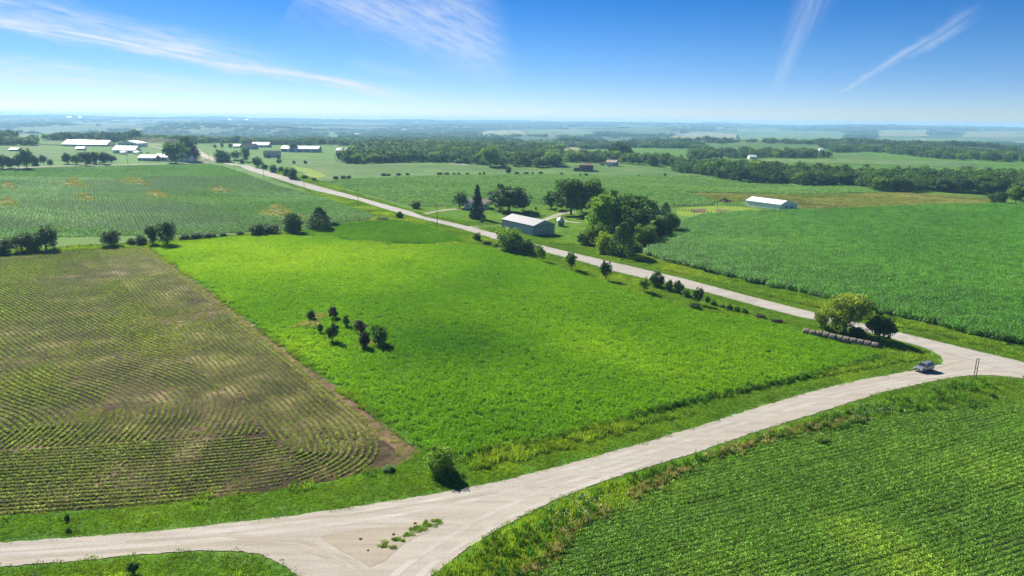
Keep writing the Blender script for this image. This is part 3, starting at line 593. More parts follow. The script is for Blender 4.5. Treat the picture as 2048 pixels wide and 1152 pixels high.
for kp in KPOLY:
    x, y = fill(edged(kp, 1.5), 2.3, 41); k = RNG.random(len(x)) < .75; x, y = x[k], y[k]; scatter('knoll_grass', 'dry', x, y, scl=.9+.4*RNG.random(len(x)), tint=.30+1.5*(vnoise(x, y, 9, 3)-.45), label='dry grass on a bare knoll in the row field')
# ------------------------------------------------------------------ verges: mown and tall grass, weeds
NEAR = area([(-80, 1260), (2140, 1260), (2140, 700), (2048, 690), (1773, 628), (1536, 569), (1340, 520), (1285, 505), (1180, 496), (1110, 478), (1000, 448), (912, 440), (850, 428), (752, 398), (640, 362), (560, 340), (540, 356), (620, 385), (752, 432), (740, 442), (660, 451), (560, 464), (480, 470), (400, 474), (290, 484), (200, 490), (0, 500), (-80, 503)], 30)
def free(x, y, polys):
    k_ = np.ones(len(x), bool)
    for p in polys: k_ &= ~inside(p, x, y)
    return k_
x, y = fill(NEAR, 1.25, 42); k = free(x, y, [edged(MAINROAD, .55), edged(SIDEROAD, .55), ALF, ALF2, SOY, BR, CORN]); x, y = x[k], y[k]
rd = np.vstack([resample(mu, 3), resample(ml, 3), resample(su, 3), resample(sl_, 3), resample(sc_, 3)])
dist = np.full(len(x), 1e9)
for s in range(0, len(rd), 200): dist = np.minimum(dist, np.sqrt((x[:, None]-rd[None, s:s+200, 0])**2+(y[:, None]-rd[None, s:s+200, 1])**2).min(1))
nz = vnoise(x, y, 11, 3, 1)
weedy = area([(870, 1152), (960, 1095), (1040, 1055), (1120, 1018), (1210, 978), (1300, 948), (1400, 916), (1500, 882), (1640, 838), (1800, 795), (1900, 772), (1960, 768), (2048, 778), (2048, 812), (1850, 826), (1700, 858), (1540, 888), (1450, 917), (1370, 952), (1300, 987), (1230, 1022), (1160, 1062), (1100, 1117), (1040, 1175), (870, 1175)], 30)
wd = inside(weedy, x, y)
tallk = ((dist > 4.5) & (nz > .46) & ~inside(area([(0, 1080), (500, 1036), (900, 975), (870, 925), (650, 968), (500, 993), (0, 1036)], 30), x, y)) | wd
fr = y > 260
a = ~tallk
scatter('verge_grass', 'grass', x[a], y[a], scl=.75+.3*RNG.random(a.sum()), zs=.6+.4*nz[a], tint=.46+.6*(nz[a]-.5)-.10*(dist[a] < 2.2), label='short mown grass along the gravel roads')
scatter('tall_verge_grass', 'tall', x[tallk], y[tallk], scl=.8+.4*RNG.random(tallk.sum()), zs=.55+1.0*nz[tallk], tint=.42+.65*(nz[tallk]-.42)+.25*(y[tallk] > 200)*(nz[tallk]-.3), label='taller rough grass on the road verges')
x, y = fill(weedy, 1.25, 43); k = vnoise(x, y, 6, 3, 2) > .42; x, y = x[k], y[k]
scatter('verge_weeds', 'weed', x, y, scl=.6+.6*RNG.random(len(x)), tint=.30+.45*(vnoise(x, y, 8, 2, 7)-.3)+.1*RNG.random(len(x)), label='dense leafy weeds in the ditch below the side road')
ew = resample(line([(1045, 1150), (1100, 1108), (1160, 1052), (1230, 1012), (1300, 977), (1370, 944), (1450, 909), (1540, 878), (1640, 858), (1720, 842)], 25), .45)
ew = np.concatenate([ew+RNG.normal(size=ew.shape)*.6 for _ in range(3)]); k = vnoise(ew[:, 0], ew[:, 1], 7, 2, 3) > .38; ew = ew[k]
scatter('dry_weeds', 'weed', ew[:, 0], ew[:, 1], scl=.45+.4*RNG.random(len(ew)), zs=.5+.4*RNG.random(len(ew)), tint=.82+.25*RNG.random(len(ew)), label='dry tan weeds along the edge of the lower bean field')
x, y = fill(weedy, 1.5, 44); k = (vnoise(x, y, 9, 2, 5)+blob(x, y, [(1110, 1050, 4, .3), (1010, 1120, 4, .3), (1200, 1010, 4, .15)])) > .62; x, y = x[k], y[k]
scatter('wild_flowers', 'flower', x, y, scl=.8+.5*RNG.random(len(x)), label='tiny white wild flowers among the ditch weeds')
ed = resample(line([(1768, 714), (1640, 748), (1536, 772), (1450, 789), (1350, 812), (1200, 855), (1080, 885), (1000, 898), (935, 912)], 25), .5); ed = np.concatenate([ed+RNG.normal(size=ed.shape)*.45 for _ in range(2)])
scatter('alfalfa_edge', 'weed', ed[:, 0], ed[:, 1], scl=.5+.3*RNG.random(len(ed)), zs=.5+.35*RNG.random(len(ed)), tint=.30+.2*RNG.random(len(ed)), label='rough leafy edge of the alfalfa above the ditch')
mg = resample(edge, .5); mg = np.concatenate([mg+RNG.normal(size=mg.shape)*.7-.9 for _ in range(3)]); k = RNG.random(len(mg)) < .5; mg = mg[k]
scatter('margin_weeds', 'dry', mg[:, 0], mg[:, 1], scl=.35+.3*RNG.random(len(mg)), zs=.25+.2*RNG.random(len(mg)), tint=.3+.7*RNG.random(len(mg)), label='brown dead grass along the seam of the two fields')
x, y = fill(LAWN, 1.8, 45); scatter('lawn_grass', 'grass', x, y, scl=.9+.3*RNG.random(len(x)), zs=np.full(len(x), .5), tint=.46+.4*(vnoise(x, y, 18, 2)-.5), label='bright mown lawn around the farmstead')
x, y = fill(TAN, 2.2, 46); scatter('pasture_grass', 'dry', x, y, scl=1+.4*RNG.random(len(x)), tint=.22+1.2*(vnoise(x, y, 22, 3)-.45), label='tan dry pasture grass beyond the white shed')
sp_ = np.concatenate([at(a, b_)[:2]+RNG.normal(size=(c, 2))*s_ for a, b_, c, s_ in ((612, 653, 26, 1.3), (640, 634, 22, 1.5), (625, 648, 16, 1.4), (742, 690, 10, .8), (726, 700, 8, .7))])
scatter('shrub_bed_grass', 'dry', sp_[:, 0], sp_[:, 1], dz=.25, scl=.5+.3*RNG.random(len(sp_)), zs=.8+.4*RNG.random(len(sp_)), tint=.3+.5*RNG.random(len(sp_)), label='dry grass around the shrubs in the alfalfa')
gi = [(775, 1090, 7), (762, 1091, 6), (800, 1078, 8), (815, 1070, 8), (838, 1058, 9), (850, 1054, 9), (862, 1050, 9), (873, 1045, 9), (825, 1060, 6), (790, 1082, 5)]
pp = np.concatenate([at(a, b)[:2]+RNG.normal(size=(c, 2))*.35 for a, b, c in gi])
scatter('island_grass', 'tall', pp[:, 0], pp[:, 1], dz=.08, scl=.20+.12*RNG.random(len(pp)), zs=.2+.2*RNG.random(len(pp)), tint=.35+.2*RNG.random(len(pp)), label='green tufts on the bare dirt of the road fork')
# ------------------------------------------------------------------ buildings
def bxv(x0, x1, y0, y1, z0, z1):
    return [(x0, y0, z0), (x1, y0, z0), (x1, y1, z0), (x0, y1, z0), (x0, y0, z1), (x1, y0, z1), (x1, y1, z1), (x0, y1, z1)]
BF = [(0, 3, 2, 1), (4, 5, 6, 7), (0, 1, 5, 4), (1, 2, 6, 5), (2, 3, 7, 6), (3, 0, 4, 7)]
def box(name, x0, x1, y0, y1, z0, z1, mat, parent): return mesh(name, bxv(x0, x1, y0, y1, z0, z1), BF, M[mat], parent)
def gable(root, Lx, W, E, R, wall, roof, over=.35, ridge=.5, tin=.16, name=('wall', 'roof')):
    """long side along x, near long wall on y=0, far on y=W; ridge at ridge*W"""
    ry = W*ridge; v = [(0, 0, -.4), (Lx, 0, -.4), (Lx, W, -.4), (0, W, -.4), (0, 0, E), (Lx, 0, E), (Lx, W, E), (0, W, E), (0, ry, E+R), (Lx, ry, E+R)]
    mesh(name[0], v, [(0, 1, 5, 4), (2, 3, 7, 6), (1, 2, 6, 9, 5), (3, 0, 4, 8, 7)], M[wall], root)
    s1 = R/ry; s2 = R/(W-ry); a, b = -over, Lx+over; z = .03
    v = [(a, -over, E-over*s1+z), (b, -over, E-over*s1+z), (b, ry, E+R+z), (a, ry, E+R+z), (b, W+over, E-over*s2+z), (a, W+over, E-over*s2+z)]; v2 = [(p, q, r_+tin) for p, q, r_ in v]; V = v+v2
    f = [(6, 7, 8, 9), (9, 8, 10, 11), (0, 3, 2, 1), (3, 5, 4, 2), (0, 1, 7, 6), (5, 11, 10, 4), (1, 2, 8, 7), (2, 4, 10, 8), (0, 6, 9, 3), (3, 9, 11, 5)]
    return mesh(name[1], V, f, M[roof], root)
def win(root, x0, x1, z0, z1, y=-.03, name='window', mat='glass'):
    o = box(name, x0, x1, y-.03, y+.02, z0, z1, mat, root); f = .08
    if name == 'window':
        V = []; Fc = []
        for b in ((x0-f, x1+f, y-.05, y+.02, z1, z1+f), (x0-f, x1+f, y-.06, y+.02, z0-f, z0), (x0-f, x0, y-.05, y+.02, z0, z1), (x1, x1+f, y-.05, y+.02, z0, z1)):
            s = len(V); V += bxv(*b); Fc += [tuple(s+i for i in q) for q in BF]
        mesh('frame', V, Fc, M['white'], o)
    return o
def yawed(name, px, py, yaw, label, cat, group=None, dz=0.):
    p = at(px, py); return tag(empty(name, (p[0], p[1], p[2]+dz), yaw), label, cat, group)
# grey pole shed: corner nearest the camera measured in the photo
A = at(1067, 472); B = at(1004, 456); C = at(1113, 468)
ya = math.atan2(B[1]-A[1], B[0]-A[0]); LB = math.hypot(*(B-A)[:2]); WB = 11.4
# local x runs from the far left corner to the near corner; y into the building
sh = tag(empty('pole_shed', (B[0], B[1], min(A[2], B[2])), ya+math.pi), 'long grey-blue metal pole shed with a pale roof beside the road', 'shed')
gable(sh, LB, WB, 4.3, 2.0, 'steel', 'roofw', .25)
V = [(LB+.04, 0.1, 4.25), (LB+.04, WB-.1, 4.25), (LB+.04, WB/2, 6.15)]; mesh('gable_panel', V+[(a+.05, b, c) for a, b, c in V], [(0, 1, 2), (3, 5, 4), (0, 3, 4, 1), (1, 4, 5, 2), (2, 5, 3, 0)], M['steel'], sh)
for y0, y1 in ((.9, WB/2-.05), (WB/2+.05, WB-.9)):
    d = box('sliding_door', LB+.03, LB+.10, y0, y1, .05, 4.0, 'steel', sh); box('door_rib', LB+.10, LB+.13, (y0+y1)/2-.05, (y0+y1)/2+.05, .1, 3.95, 'trim', d)
box('door_track', LB+.05, LB+.2, .4, WB-.4, 4.02, 4.2, 'trim', sh)
box('corner_trim', LB-.12, LB+.05, -.05, .12, -.3, 4.2, 'trim', sh); box('corner_trim', -.05, .12, -.05, .12, -.3, 4.2, 'trim', sh)
box('eave_trim', 0, LB, -.04, .0, 4.0, 4.2, 'trim', sh)
for i in range(1, 9): box('wall_seam', LB*i/9-.02, LB*i/9+.02, -.025, 0, -.2, 4.0, 'wallgrey', sh)
# grain bin
p = at(1121, 452); gb = tag(empty('grain_bin', p), 'round galvanised grain bin with conical roof behind the grey shed', 'grain bin')
def lathe(name, prof, n_, mat, parent, sm=True):
    V = []; Fc = []
    for r_, z in prof:
        for k_ in range(n_): V.append((r_*math.cos(6.2832*k_/n_), r_*math.sin(6.2832*k_/n_), z))
    for i in range(len(prof)-1):
        for k_ in range(n_): Fc.append((i*n_+k_, i*n_+(k_+1) % n_, (i+1)*n_+(k_+1) % n_, (i+1)*n_+k_))
    return mesh(name, V, Fc, M[mat], parent, sm)
prof = []
for i in range(13): z = -.2+3.1*i/12; prof += [(1.72, z), (1.76, z+.13)]
lathe('bin_wall', prof, 28, 'steel', gb); lathe('bin_roof', [(1.92, 2.84), (1.95, 2.95), (.32, 4.05), (.30, 4.05)], 28, 'galv', gb, False); lathe('roof_cap', [(.36, 4.0), (.34, 4.3), (.12, 4.62), (.01, 4.66)], 12, 'galv', gb)
box('bin_door', -.4, .4, -1.84, -1.70, .1, 1.7, 'trim', gb)
for k_ in range(3): lathe('stiffener_ring', [(1.77, .6+k_*.8), (1.82, .64+k_*.8), (1.77, .68+k_*.8)], 28, 'galv', gb)
# white livestock shed on the right
A = at(1560, 421); B = at(1492, 414); yb = math.radians(121); LB = 25.5
sh = tag(empty('livestock_shed', (A[0]+LB*math.cos(yb), A[1]+LB*math.sin(yb), A[2]-.3), yb+math.pi), 'long white shed with a long rear roof slope above the corn', 'shed')
gable(sh, LB, 15, 3.7, 2.0, 'white', 'roofwhite', .3, .36)
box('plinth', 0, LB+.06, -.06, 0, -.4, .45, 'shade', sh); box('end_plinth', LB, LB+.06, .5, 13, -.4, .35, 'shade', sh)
for y0 in (4.5, 8.8): box('end_door', LB+.02, LB+.08, y0, y0+2.2, .35, 2.6, 'wallgrey', sh)
for i in range(1, 7): box('wall_seam', LB*i/7-.02, LB*i/7+.02, -.03, 0, .5, 3.5, 'wallgrey', sh)
# farmhouse behind the spruce
h = yawed('farmhouse', 928, 418, .10, 'low white farmhouse half hidden behind the tall spruce', 'house'); gable(h, 14, 8, 2.9, 2.2, 'white', 'rooftan', .4)
for x0 in (1.2, 4.2, 9.0, 11.6): win(h, x0, x0+1.3, 1.0, 2.2)
win(h, 6.4, 7.4, .1, 2.2, name='door', mat='trim'); box('chimney', 8.5, 9.3, 4.2, 5.0, 4.0, 6.0, 'brick', h)
# dark hip-roof house
h = yawed('dark_roof_house', 857, 322, .05, 'dark-roofed house backed by the middle woods', 'house')
Lh, Wh, Eh = 20, 12, 2.8
mesh('wall', bxv(0, Lh, 0, Wh, -.4, Eh), BF, M['brick'], h)
mesh('roof', [(-.5, -.5, Eh+.01), (Lh+.5, -.5, Eh+.01), (Lh+.5, Wh+.5, Eh+.01), (-.5, Wh+.5, Eh+.01), (4.5, Wh/2, Eh+4.2), (Lh-4.5, Wh/2, Eh+4.2)], [(0, 1, 5, 4), (1, 2, 5), (2, 3, 4, 5), (3, 0, 4), (0, 3, 2, 1)], M['roofdark'], h)
mesh('front_gable', [(11, -2.5, -.4), (18, -2.5, -.4), (18, 0, -.4), (11, 0, -.4), (11, -2.5, Eh), (18, -2.5, Eh), (18, 0, Eh), (11, 0, Eh), (14.5, -2.5, Eh+2.8), (14.5, 3.6, Eh+2.8)], [(0, 1, 5, 8, 4), (1, 2, 6, 5), (3, 0, 4, 7)], M['brick'], h)
mesh('gable_roof', [(10.6, -2.9, Eh-.2), (14.5, -2.9, Eh+2.95), (14.5, 4.1, Eh+2.95), (10.6, 0, Eh-.2), (18.4, -2.9, Eh-.2), (18.4, 0, Eh-.2)], [(0, 1, 2, 3), (1, 4, 5, 2)], M['roofbrown'], h)
for x0 in (2, 6): win(h, x0, x0+1.8, .8, 2.2)
win(h, 13.4, 15.6, .8, 2.2, -2.53)
sheet('driveway', smooth(area([(895, 325), (915, 324), (942, 328), (935, 330), (905, 328)], 8), 1), M['drive'], .12, 6)
# brown two-storey house with hip roof
h = yawed('brown_house', 1158, 343, -.15, 'brown two-storey hip-roofed house on the grassy rise', 'house')
def hip(x0, x1, y0, y1, e, rise, ins, wall, roof):
    mesh('wall', bxv(x0, x1, y0, y1, -1, e), BF, M[wall], h); o = .5; ym = (y0+y1)/2
    mesh('roof', [(x0-o, y0-o, e+.01), (x1+o, y0-o, e+.01), (x1+o, y1+o, e+.01), (x0-o, y1+o, e+.01), (x0+ins, ym, e+rise), (x1-ins, ym, e+rise)], [(0, 1, 5, 4), (1, 2, 5), (2, 3, 4, 5), (3, 0, 4), (0, 3, 2, 1)], M[roof], h)
hip(0, 13.5, 0, 11, 6.2, 2.0, 5, 'brick', 'roofbrown'); hip(-5.5, -.02, 2.5, 9.5, 3.3, 1.6, 2.2, 'brick', 'roofbrown')
for z0 in (.9, 3.9):
    for x0 in (1.2, 4.8, 8.4, 11.2): win(h, x0, x0+1.3, z0, z0+1.4)
for x0 in (-4.2,): win(h, x0, x0+1.4, 1, 2.3, 2.47)
box('deck', 13.55, 18, -2, 6, -1, 1.2, 'wallgrey', h); box('porch_roof', 2, 13, -2.6, -.02, 3.05, 3.25, 'roofbrown', h)
for x0 in (2.2, 7.4, 12.6): box('porch_post', x0, x0+.2, -2.5, -2.3, -1, 3.05, 'white', h)
# garage shed with tan roof
h = yawed('tan_roof_garage', 1212, 331, .12, 'tan-roofed grey garage right of the brown house', 'garage'); h.rotation_euler[2] = -.42; gable(h, 11, 9, 3.6, 2.3, 'wallgrey', 'rooftan', .5)
for x0 in (1, 4.6): win(h, x0, x0+2.8, .1, 2.7, name='garage_door', mat='white')
# white house with dark cross gable roof
h = yawed('white_house', 527, 315, .02, 'white two-storey house with dark roof and front gable', 'house'); gable(h, 19, 9, 5.0, 3.0, 'white', 'roofdark', .5)
mesh('front_gable', [(5, -1.6, -.4), (15, -1.6, -.4), (15, 0, -.4), (5, 0, -.4), (5, -1.6, 4.6), (15, -1.6, 4.6), (15, 0, 4.6), (5, 0, 4.6), (10, -1.6, 8.2), (10, 4, 8.2)], [(0, 1, 5, 8, 4), (1, 2, 6, 5), (3, 0, 4, 7)], M['white'], h)
mesh('gable_roof', [(4.5, -2.1, 4.3), (10, -2.1, 8.35), (10, 4.2, 8.35), (4.5, 0, 4.3), (15.5, -2.1, 4.3), (15.5, 0, 4.3)], [(0, 1, 2, 3), (1, 4, 5, 2)], M['roofdark'], h)
for x0 in (7.4, 11.2): win(h, x0, x0+1.5, 4.2, 6.0, -1.63)
for x0 in (6.2, 12.2): win(h, x0, x0+1.8, .9, 2.5, -1.63)
win(h, 9.3, 10.7, 0, 2.4, -1.63, 'door', 'trim')
for x0 in (1.5, 16.3): win(h, x0, x0+1.4, 3.2, 4.6); win(h, x0, x0+1.4, .8, 2.2)
# plain farm sheds: (px,py of the left front corner, width px, depth m, eave, rise, yaw, wall, roof, label)
def shed(px, py, wpx, dep, e, rs, yaw, wall, roof, label, name='farm_shed', cat='shed', doors=2, group=None):
    h = yawed(name, px, py, yaw, label, cat, group); L_ = wpx*mpp(at(px, py))/math.cos(yaw); gable(h, L_, dep, e, rs, wall, roof, .4)
    for i in range(doors):
        w_ = min(4.2, L_/(doors+1)*.7); c = L_*(i+1)/(doors+1); box('shed_door', c-w_/2, c+w_/2, -.08, .02, .05, e*.82, 'wallgrey' if wall == 'white' else 'white', h)
    return h
shed(125, 292.5, 86, 26, 3.6, 5.0, .02, 'wallcream', 'roofwhite', 'very long white-roofed livestock building at the far left', doors=5)
shed(226, 306, 43, 18, 4.2, 4.6, .02, 'white', 'roofwhite', 'white-roofed machine shed in front of the blue-white barn', doors=3)
h = yawed('gable_barn', 275, 294, math.pi/2, 'blue-white barn seen gable end on at the left farm', 'barn'); Lb = 39*mpp(at(255, 294)); gable(h, 30, Lb, 5.2, 3.6, 'white', 'roofwhite', .4)
for y0 in (Lb*.2, Lb*.42, Lb*.64): box('barn_door', -.08, .02, y0, y0+4.2, .1, 4.2, 'wallgrey', h)
shed(276, 321, 35, 12, 3.0, 3.2, .0, 'wallgrey', 'rooffade', 'low shed with faded reddish roof at the left farm', doors=3)
shed(311, 321, 24, 12, 4.0, 3.4, -.02, 'white', 'roofwhite', 'white farm building right of the faded red roof', doors=2)
h = yawed('left_farmhouse', 352, 323, .0, 'white farmhouse behind the large leafy tree', 'house'); gable(h, 16, 10, 4.6, 3, 'white', 'roofbrown', .4)
for x0 in (2, 6, 12): win(h, x0, x0+1.4, .9, 2.3); win(h, x0, x0+1.4, 3.0, 4.2)
shed(18, 302, 17, 8, 2.2, 1.6, .0, 'shade', 'roofwhite', 'small open-fronted shed in the pasture at far left', doors=0)  # walls are closed; their dark colour stands for shade inside the open front
shed(152, 300, 15, 7, 2.4, 1.4, .0, 'white', 'roofwhite', 'small white outbuilding below the very long livestock building', doors=1)
shed(562, 303, 75, 18, 4.4, 3.6, .0, 'wallgrey', 'roofwhite', 'long white-roofed shed right of the white house', doors=4)
shed(672, 307, 32, 14, 4.4, 3.2, .0, 'wallgrey', 'roofwhite', 'white-roofed shed at the edge of the middle woods', doors=2)
shed(503, 295, 34, 16, 4.4, 4.0, .0, 'wallgrey', 'roofwhite', 'white-roofed barn behind the white house', doors=3)
shed(484, 299, 26, 14, 4.0, 5.0, .05, 'wallgrey', 'roofbrown', 'brown-roofed barn left of the white-roofed one', doors=2)
shed(467, 296, 12, 10, 3.2, 2.6, .0, 'wallgrey', 'roofwhite', 'little white-roofed shed on the far lawn', doors=1)
DB = 'distant white farm buildings'
for px, py, w, lb in [(133, 236, 9, 'left of two white specks on the far left horizon hills'), (156, 236.5, 6, 'right of two white specks on the far left horizon hills'), (455, 241, 6, 'left of two white specks above the crossroads'), (489, 241, 7, 'right of two white specks above the crossroads'), (709, 270, 14, 'white shed roof showing in the haze above the middle woods'), (733, 276, 13, 'pale shed just right of the hazy white roof'), (920, 285, 13, 'pale roof among the middle woods'), (1440, 258, 7, 'white building on the pale hill field'), (1499, 318, 14, 'white roof poking out of the right woodland'), (1640, 303, 6, 'white speck of a shed behind the right woodland'), (1862, 268, 8, 'white speck beside the hill trees at right'), (1842, 283, 9, 'left of four pale farm roofs at far right'), (1917, 286, 12, 'second of four pale farm roofs at far right'), (1950, 286, 11, 'third of four pale farm roofs at far right'), (2036, 288, 14, 'rightmost of four pale farm roofs at far right'), (331, 273, 18, 'long pale roof behind the left farm trees'), (362, 264, 9, 'white building on the rise behind the left farm'), (806, 261, 7, 'white speck in the haze above the middle woods')]:
    d = mpp(at(px, py)); shed(px, py, w, min(60, 5*d+6), 2.2+1.2*d, 1.6+1.2*d, .0, 'white', 'roofwhite', lb, 'distant_barn', 'barn', 0, DB)
# peaked canopies by the machine shed
for px, lb in ((239, 'left white peaked canopy in front of the machine shed'), (266, 'right white peaked canopy in front of the machine shed')):
    h = yawed('canopy_tent', px, 309, 0, lb, 'canopy'); w_ = 11*mpp(at(px, 309))
    for a, b in ((0, 0), (w_-.2, 0), (w_-.2, w_-.2), (0, w_-.2)): box('post', a, a+.2, b, b+.2, -.2, 3.0, 'trim', h)
    mesh('canopy_top', [(-.3, -.3, 3), (w_+.3, -.3, 3), (w_+.3, w_+.3, 3), (-.3, w_+.3, 3), (w_/2, w_/2, 5.2)], [(0, 1, 4), (1, 2, 4), (2, 3, 4), (3, 0, 4), (0, 3, 2, 1)], M['roofwhite'], h)
# dust hanging over the far road
def dust(px, py, lx, ly, lz, dn, yaw, label):
    m, nt = newmat('dust'); v = nt.nodes.new('ShaderNodeVolumePrincipled'); v.inputs['Color'].default_value = (.95, .84, .70, 1); v.inputs['Density'].default_value = dn; v.inputs['Density Attribute'].default_value = ''
    o_ = nt.nodes.new('ShaderNodeOutputMaterial'); nt.links.new(v.outputs[0], o_.inputs['Volume']); bm_ = bmesh.new(); bmesh.ops.create_icosphere(bm_, subdivisions=4, radius=1)
    for w_ in bm_.verts: c_ = w_.co; k_ = 1+.22*math.sin(3.1*c_.x+1)*math.sin(2.7*c_.y+px)+.12*math.sin(7*c_.x+5*c_.z); w_.co = Vector((c_.x*lx*k_, c_.y*ly*k_, c_.z*lz*k_))
    me = bpy.data.meshes.new('dust'); bm_.to_mesh(me); me.materials.append(m); q = bpy.data.objects.new('dust_cloud', me); COL.objects.link(q); p_ = at(px, py); q.location = (p_[0], p_[1], p_[2]+lz*.55); q.rotation_euler = (0, 0, yaw); tag(q, label, kind='stuff')
dust(318, 292, 60, 20, 9, .0045, -.25, 'pale dust drifting over the track behind the left farm')
dust(418, 322, 26, 22, 5, .012, 2.2, 'dust raised over the gravel at the crossroads')
# ------------------------------------------------------------------ utility poles
def pole(px, py, hpx, label, arm=True, light=False):
    p = at(px, py); H_ = hpx*mpp(p)*1.03; o = tag(empty('utility_pole', p, math.atan2(-45, -61)), label, 'pole'); lathe('shaft', [(.17, -.5), (.16, 0), (.11, H_), (.0, H_+.01)], 10, 'pole', o)
    if arm:
        a = box('crossarm', -1.0, 1.0, -.14, -.02, H_-.75, H_-.60, 'pole', o)
        for x0 in (-.9, -.35, .35, .9): box('insulator', x0-.05, x0+.05, -.13, -.03, H_-.60, H_-.42, 'white', a)
    if light: a = box('lamp_arm', 0, 1.2, -.04, .04, H_-.5, H_-.42, 'galv', o); box('lamp_head', 1.0, 1.5, -.15, .15, H_-.62, H_-.5, 'galv', a)
for px, py, h_, ar, li, lb in [(874.5, 456, 46, 1, 0, 'tall wooden pole beside the road opposite the farmhouse drive'), (717, 416, 37, 1, 0, 'second road pole, at the tip of the row field'), (608.5, 378, 28, 1, 0, 'third road pole going away up the road'), (528, 357, 20, 1, 0, 'fourth road pole going away up the road'), (468.5, 340, 18, 1, 0, 'fifth road pole, near the crossroads'), (419, 327, 20, 1, 0, 'sixth road pole, at the crossroads'), (256, 330, 20, 1, 0, 'pole on the far gravel road before the left farm'), (100, 333, 14, 1, 0, 'pole on the far gravel road left of the dark grove'), (964, 445, 31, 0, 1, 'yard pole with a lamp in front of the grey shed'), (1049, 429, 19, 0, 0, 'thin pole behind the grey shed roof'), (1347, 414, 11, 0, 0, 'short pole in the fence beyond the corn corner'), (1434, 418, 19, 0, 0, 'pole in the barnyard left of the white shed')]:
    pole(px, py, h_, lb, bool(ar), bool(li))
# ------------------------------------------------------------------ fences
def fence(pix, lab, gap=2.6, hgt=1.35, rails=(.5, 1.0), mat='pole'):
    l = line(pix, 8); c = resample(l, gap); root = tag(empty('post_fence', (c[0, 0], c[0, 1], float(hz(*c[0])))), lab, 'fence'); o0 = np.array([c[0, 0], c[0, 1], float(hz(*c[0]))])
    me = None
    for q in c:
        z = float(hz(*q)); h_ = hgt*random.uniform(.85, 1.2); d = np.array([q[0], q[1], z])-o0
        if me is None: po = box('post', -.09, .09, -.09, .09, -.3, 1, mat, root); me = po.data
        else: po = bpy.data.objects.new('post', me); COL.objects.link(po); po.parent = root
        po.location = d; po.scale = (1.2, 1.2, h_)
    for rz in rails:
        V = []; Fc = []
        for q in c: V += [(q[0]-o0[0], q[1]-o0[1]-.03, float(hz(*q))-o0[2]+rz-.05), (q[0]-o0[0], q[1]-o0[1]-.03, float(hz(*q))-o0[2]+rz+.05), (q[0]-o0[0], q[1]-o0[1]+.03, float(hz(*q))-o0[2]+rz+.05), (q[0]-o0[0], q[1]-o0[1]+.03, float(hz(*q))-o0[2]+rz-.05)]
        for i in range(len(c)-1):
            a = i*4
            for k_ in range(4): Fc.append((a+k_, a+(k_+1) % 4, a+4+(k_+1) % 4, a+4+k_))
        mesh('rail', V, Fc, M[mat], root)
fence([(1590, 409), (1640, 413), (1690, 416), (1724, 420)], 'dark post fence running right from the white shed', 1.9, 1.7)
fence([(1604, 417), (1640, 420), (1660, 419), (1700, 420)], 'lower corral fence at the right foot of the white shed', 1.9, 1.5)
fence([(1352, 421), (1380, 424), (1410, 427), (1422, 428)], 'post fence along the barnyard by the corn corner', 1.9, 1.6)
fence([(1448, 410), (1470, 411), (1492, 414)], 'short corral fence left of the white shed', 1.9, 1.7)
fence([(1347, 413), (1390, 412), (1425, 411)], 'fence between the bean field and the barnyard', 2.6, 1.3, (.9,))
fence([(1337, 384), (1347, 384), (1352, 386)], 'bit of wooden rail fence standing in the bean field', 2.4, 1.6)
fence([(1372, 386), (1420, 387), (1480, 388), (1560, 389), (1640, 390), (1720, 388), (1770, 386)], 'long wire fence along the back of the dry pasture', 4.5, 1.4, (1.0,))
fence([(300, 486), (240, 491), (150, 496), (110, 499)], 'fence along the far edge of the tilled field', 4, 1.2, (.8,))
# brush pile in the barnyard
p = at(1450, 403); bp = tag(empty('brush_pile', p), 'heap of dead brush left of the white shed', 'brush pile'); g = np.random.default_rng(5)
V = []; Fc = []
for i in range(26):
    for j in range(5):
        a = 6.283*i/26; q = j/4; rr = 4.6*(1-q)**.8*(1+.25*math.sin(3*a)+.1*g.normal()); V.append((rr*math.cos(a), rr*math.sin(a)*.6, 1.9*q*(1+.15*g.normal())-.1))
for j in range(4):
    for i in range(26): Fc.append((j*26 if 0 else i*5+j, ((i+1) % 26)*5+j, ((i+1) % 26)*5+j+1, i*5+j+1))
mesh('heap', V, Fc, M['stubble'], bp)
for i in range(40):
    a = g.random()*6.283; rr = 4*g.random(); c = np.array([rr*math.cos(a), .6*rr*math.sin(a), 1.7*(1-rr/4.6)]); d = g.normal(size=3); d[2] = abs(d[2])*.4; d /= np.linalg.norm(d)*1.0; e = c+d*1.6; n_ = np.array([.05, .0, .05])
    mesh('branch', [c-n_, c+n_, c+[0, .07, 0], e-n_*.4, e+n_*.4, e+[0, .04, 0]], [(0, 1, 4, 3), (1, 2, 5, 4), (2, 0, 3, 5)], M['bark'], bp)
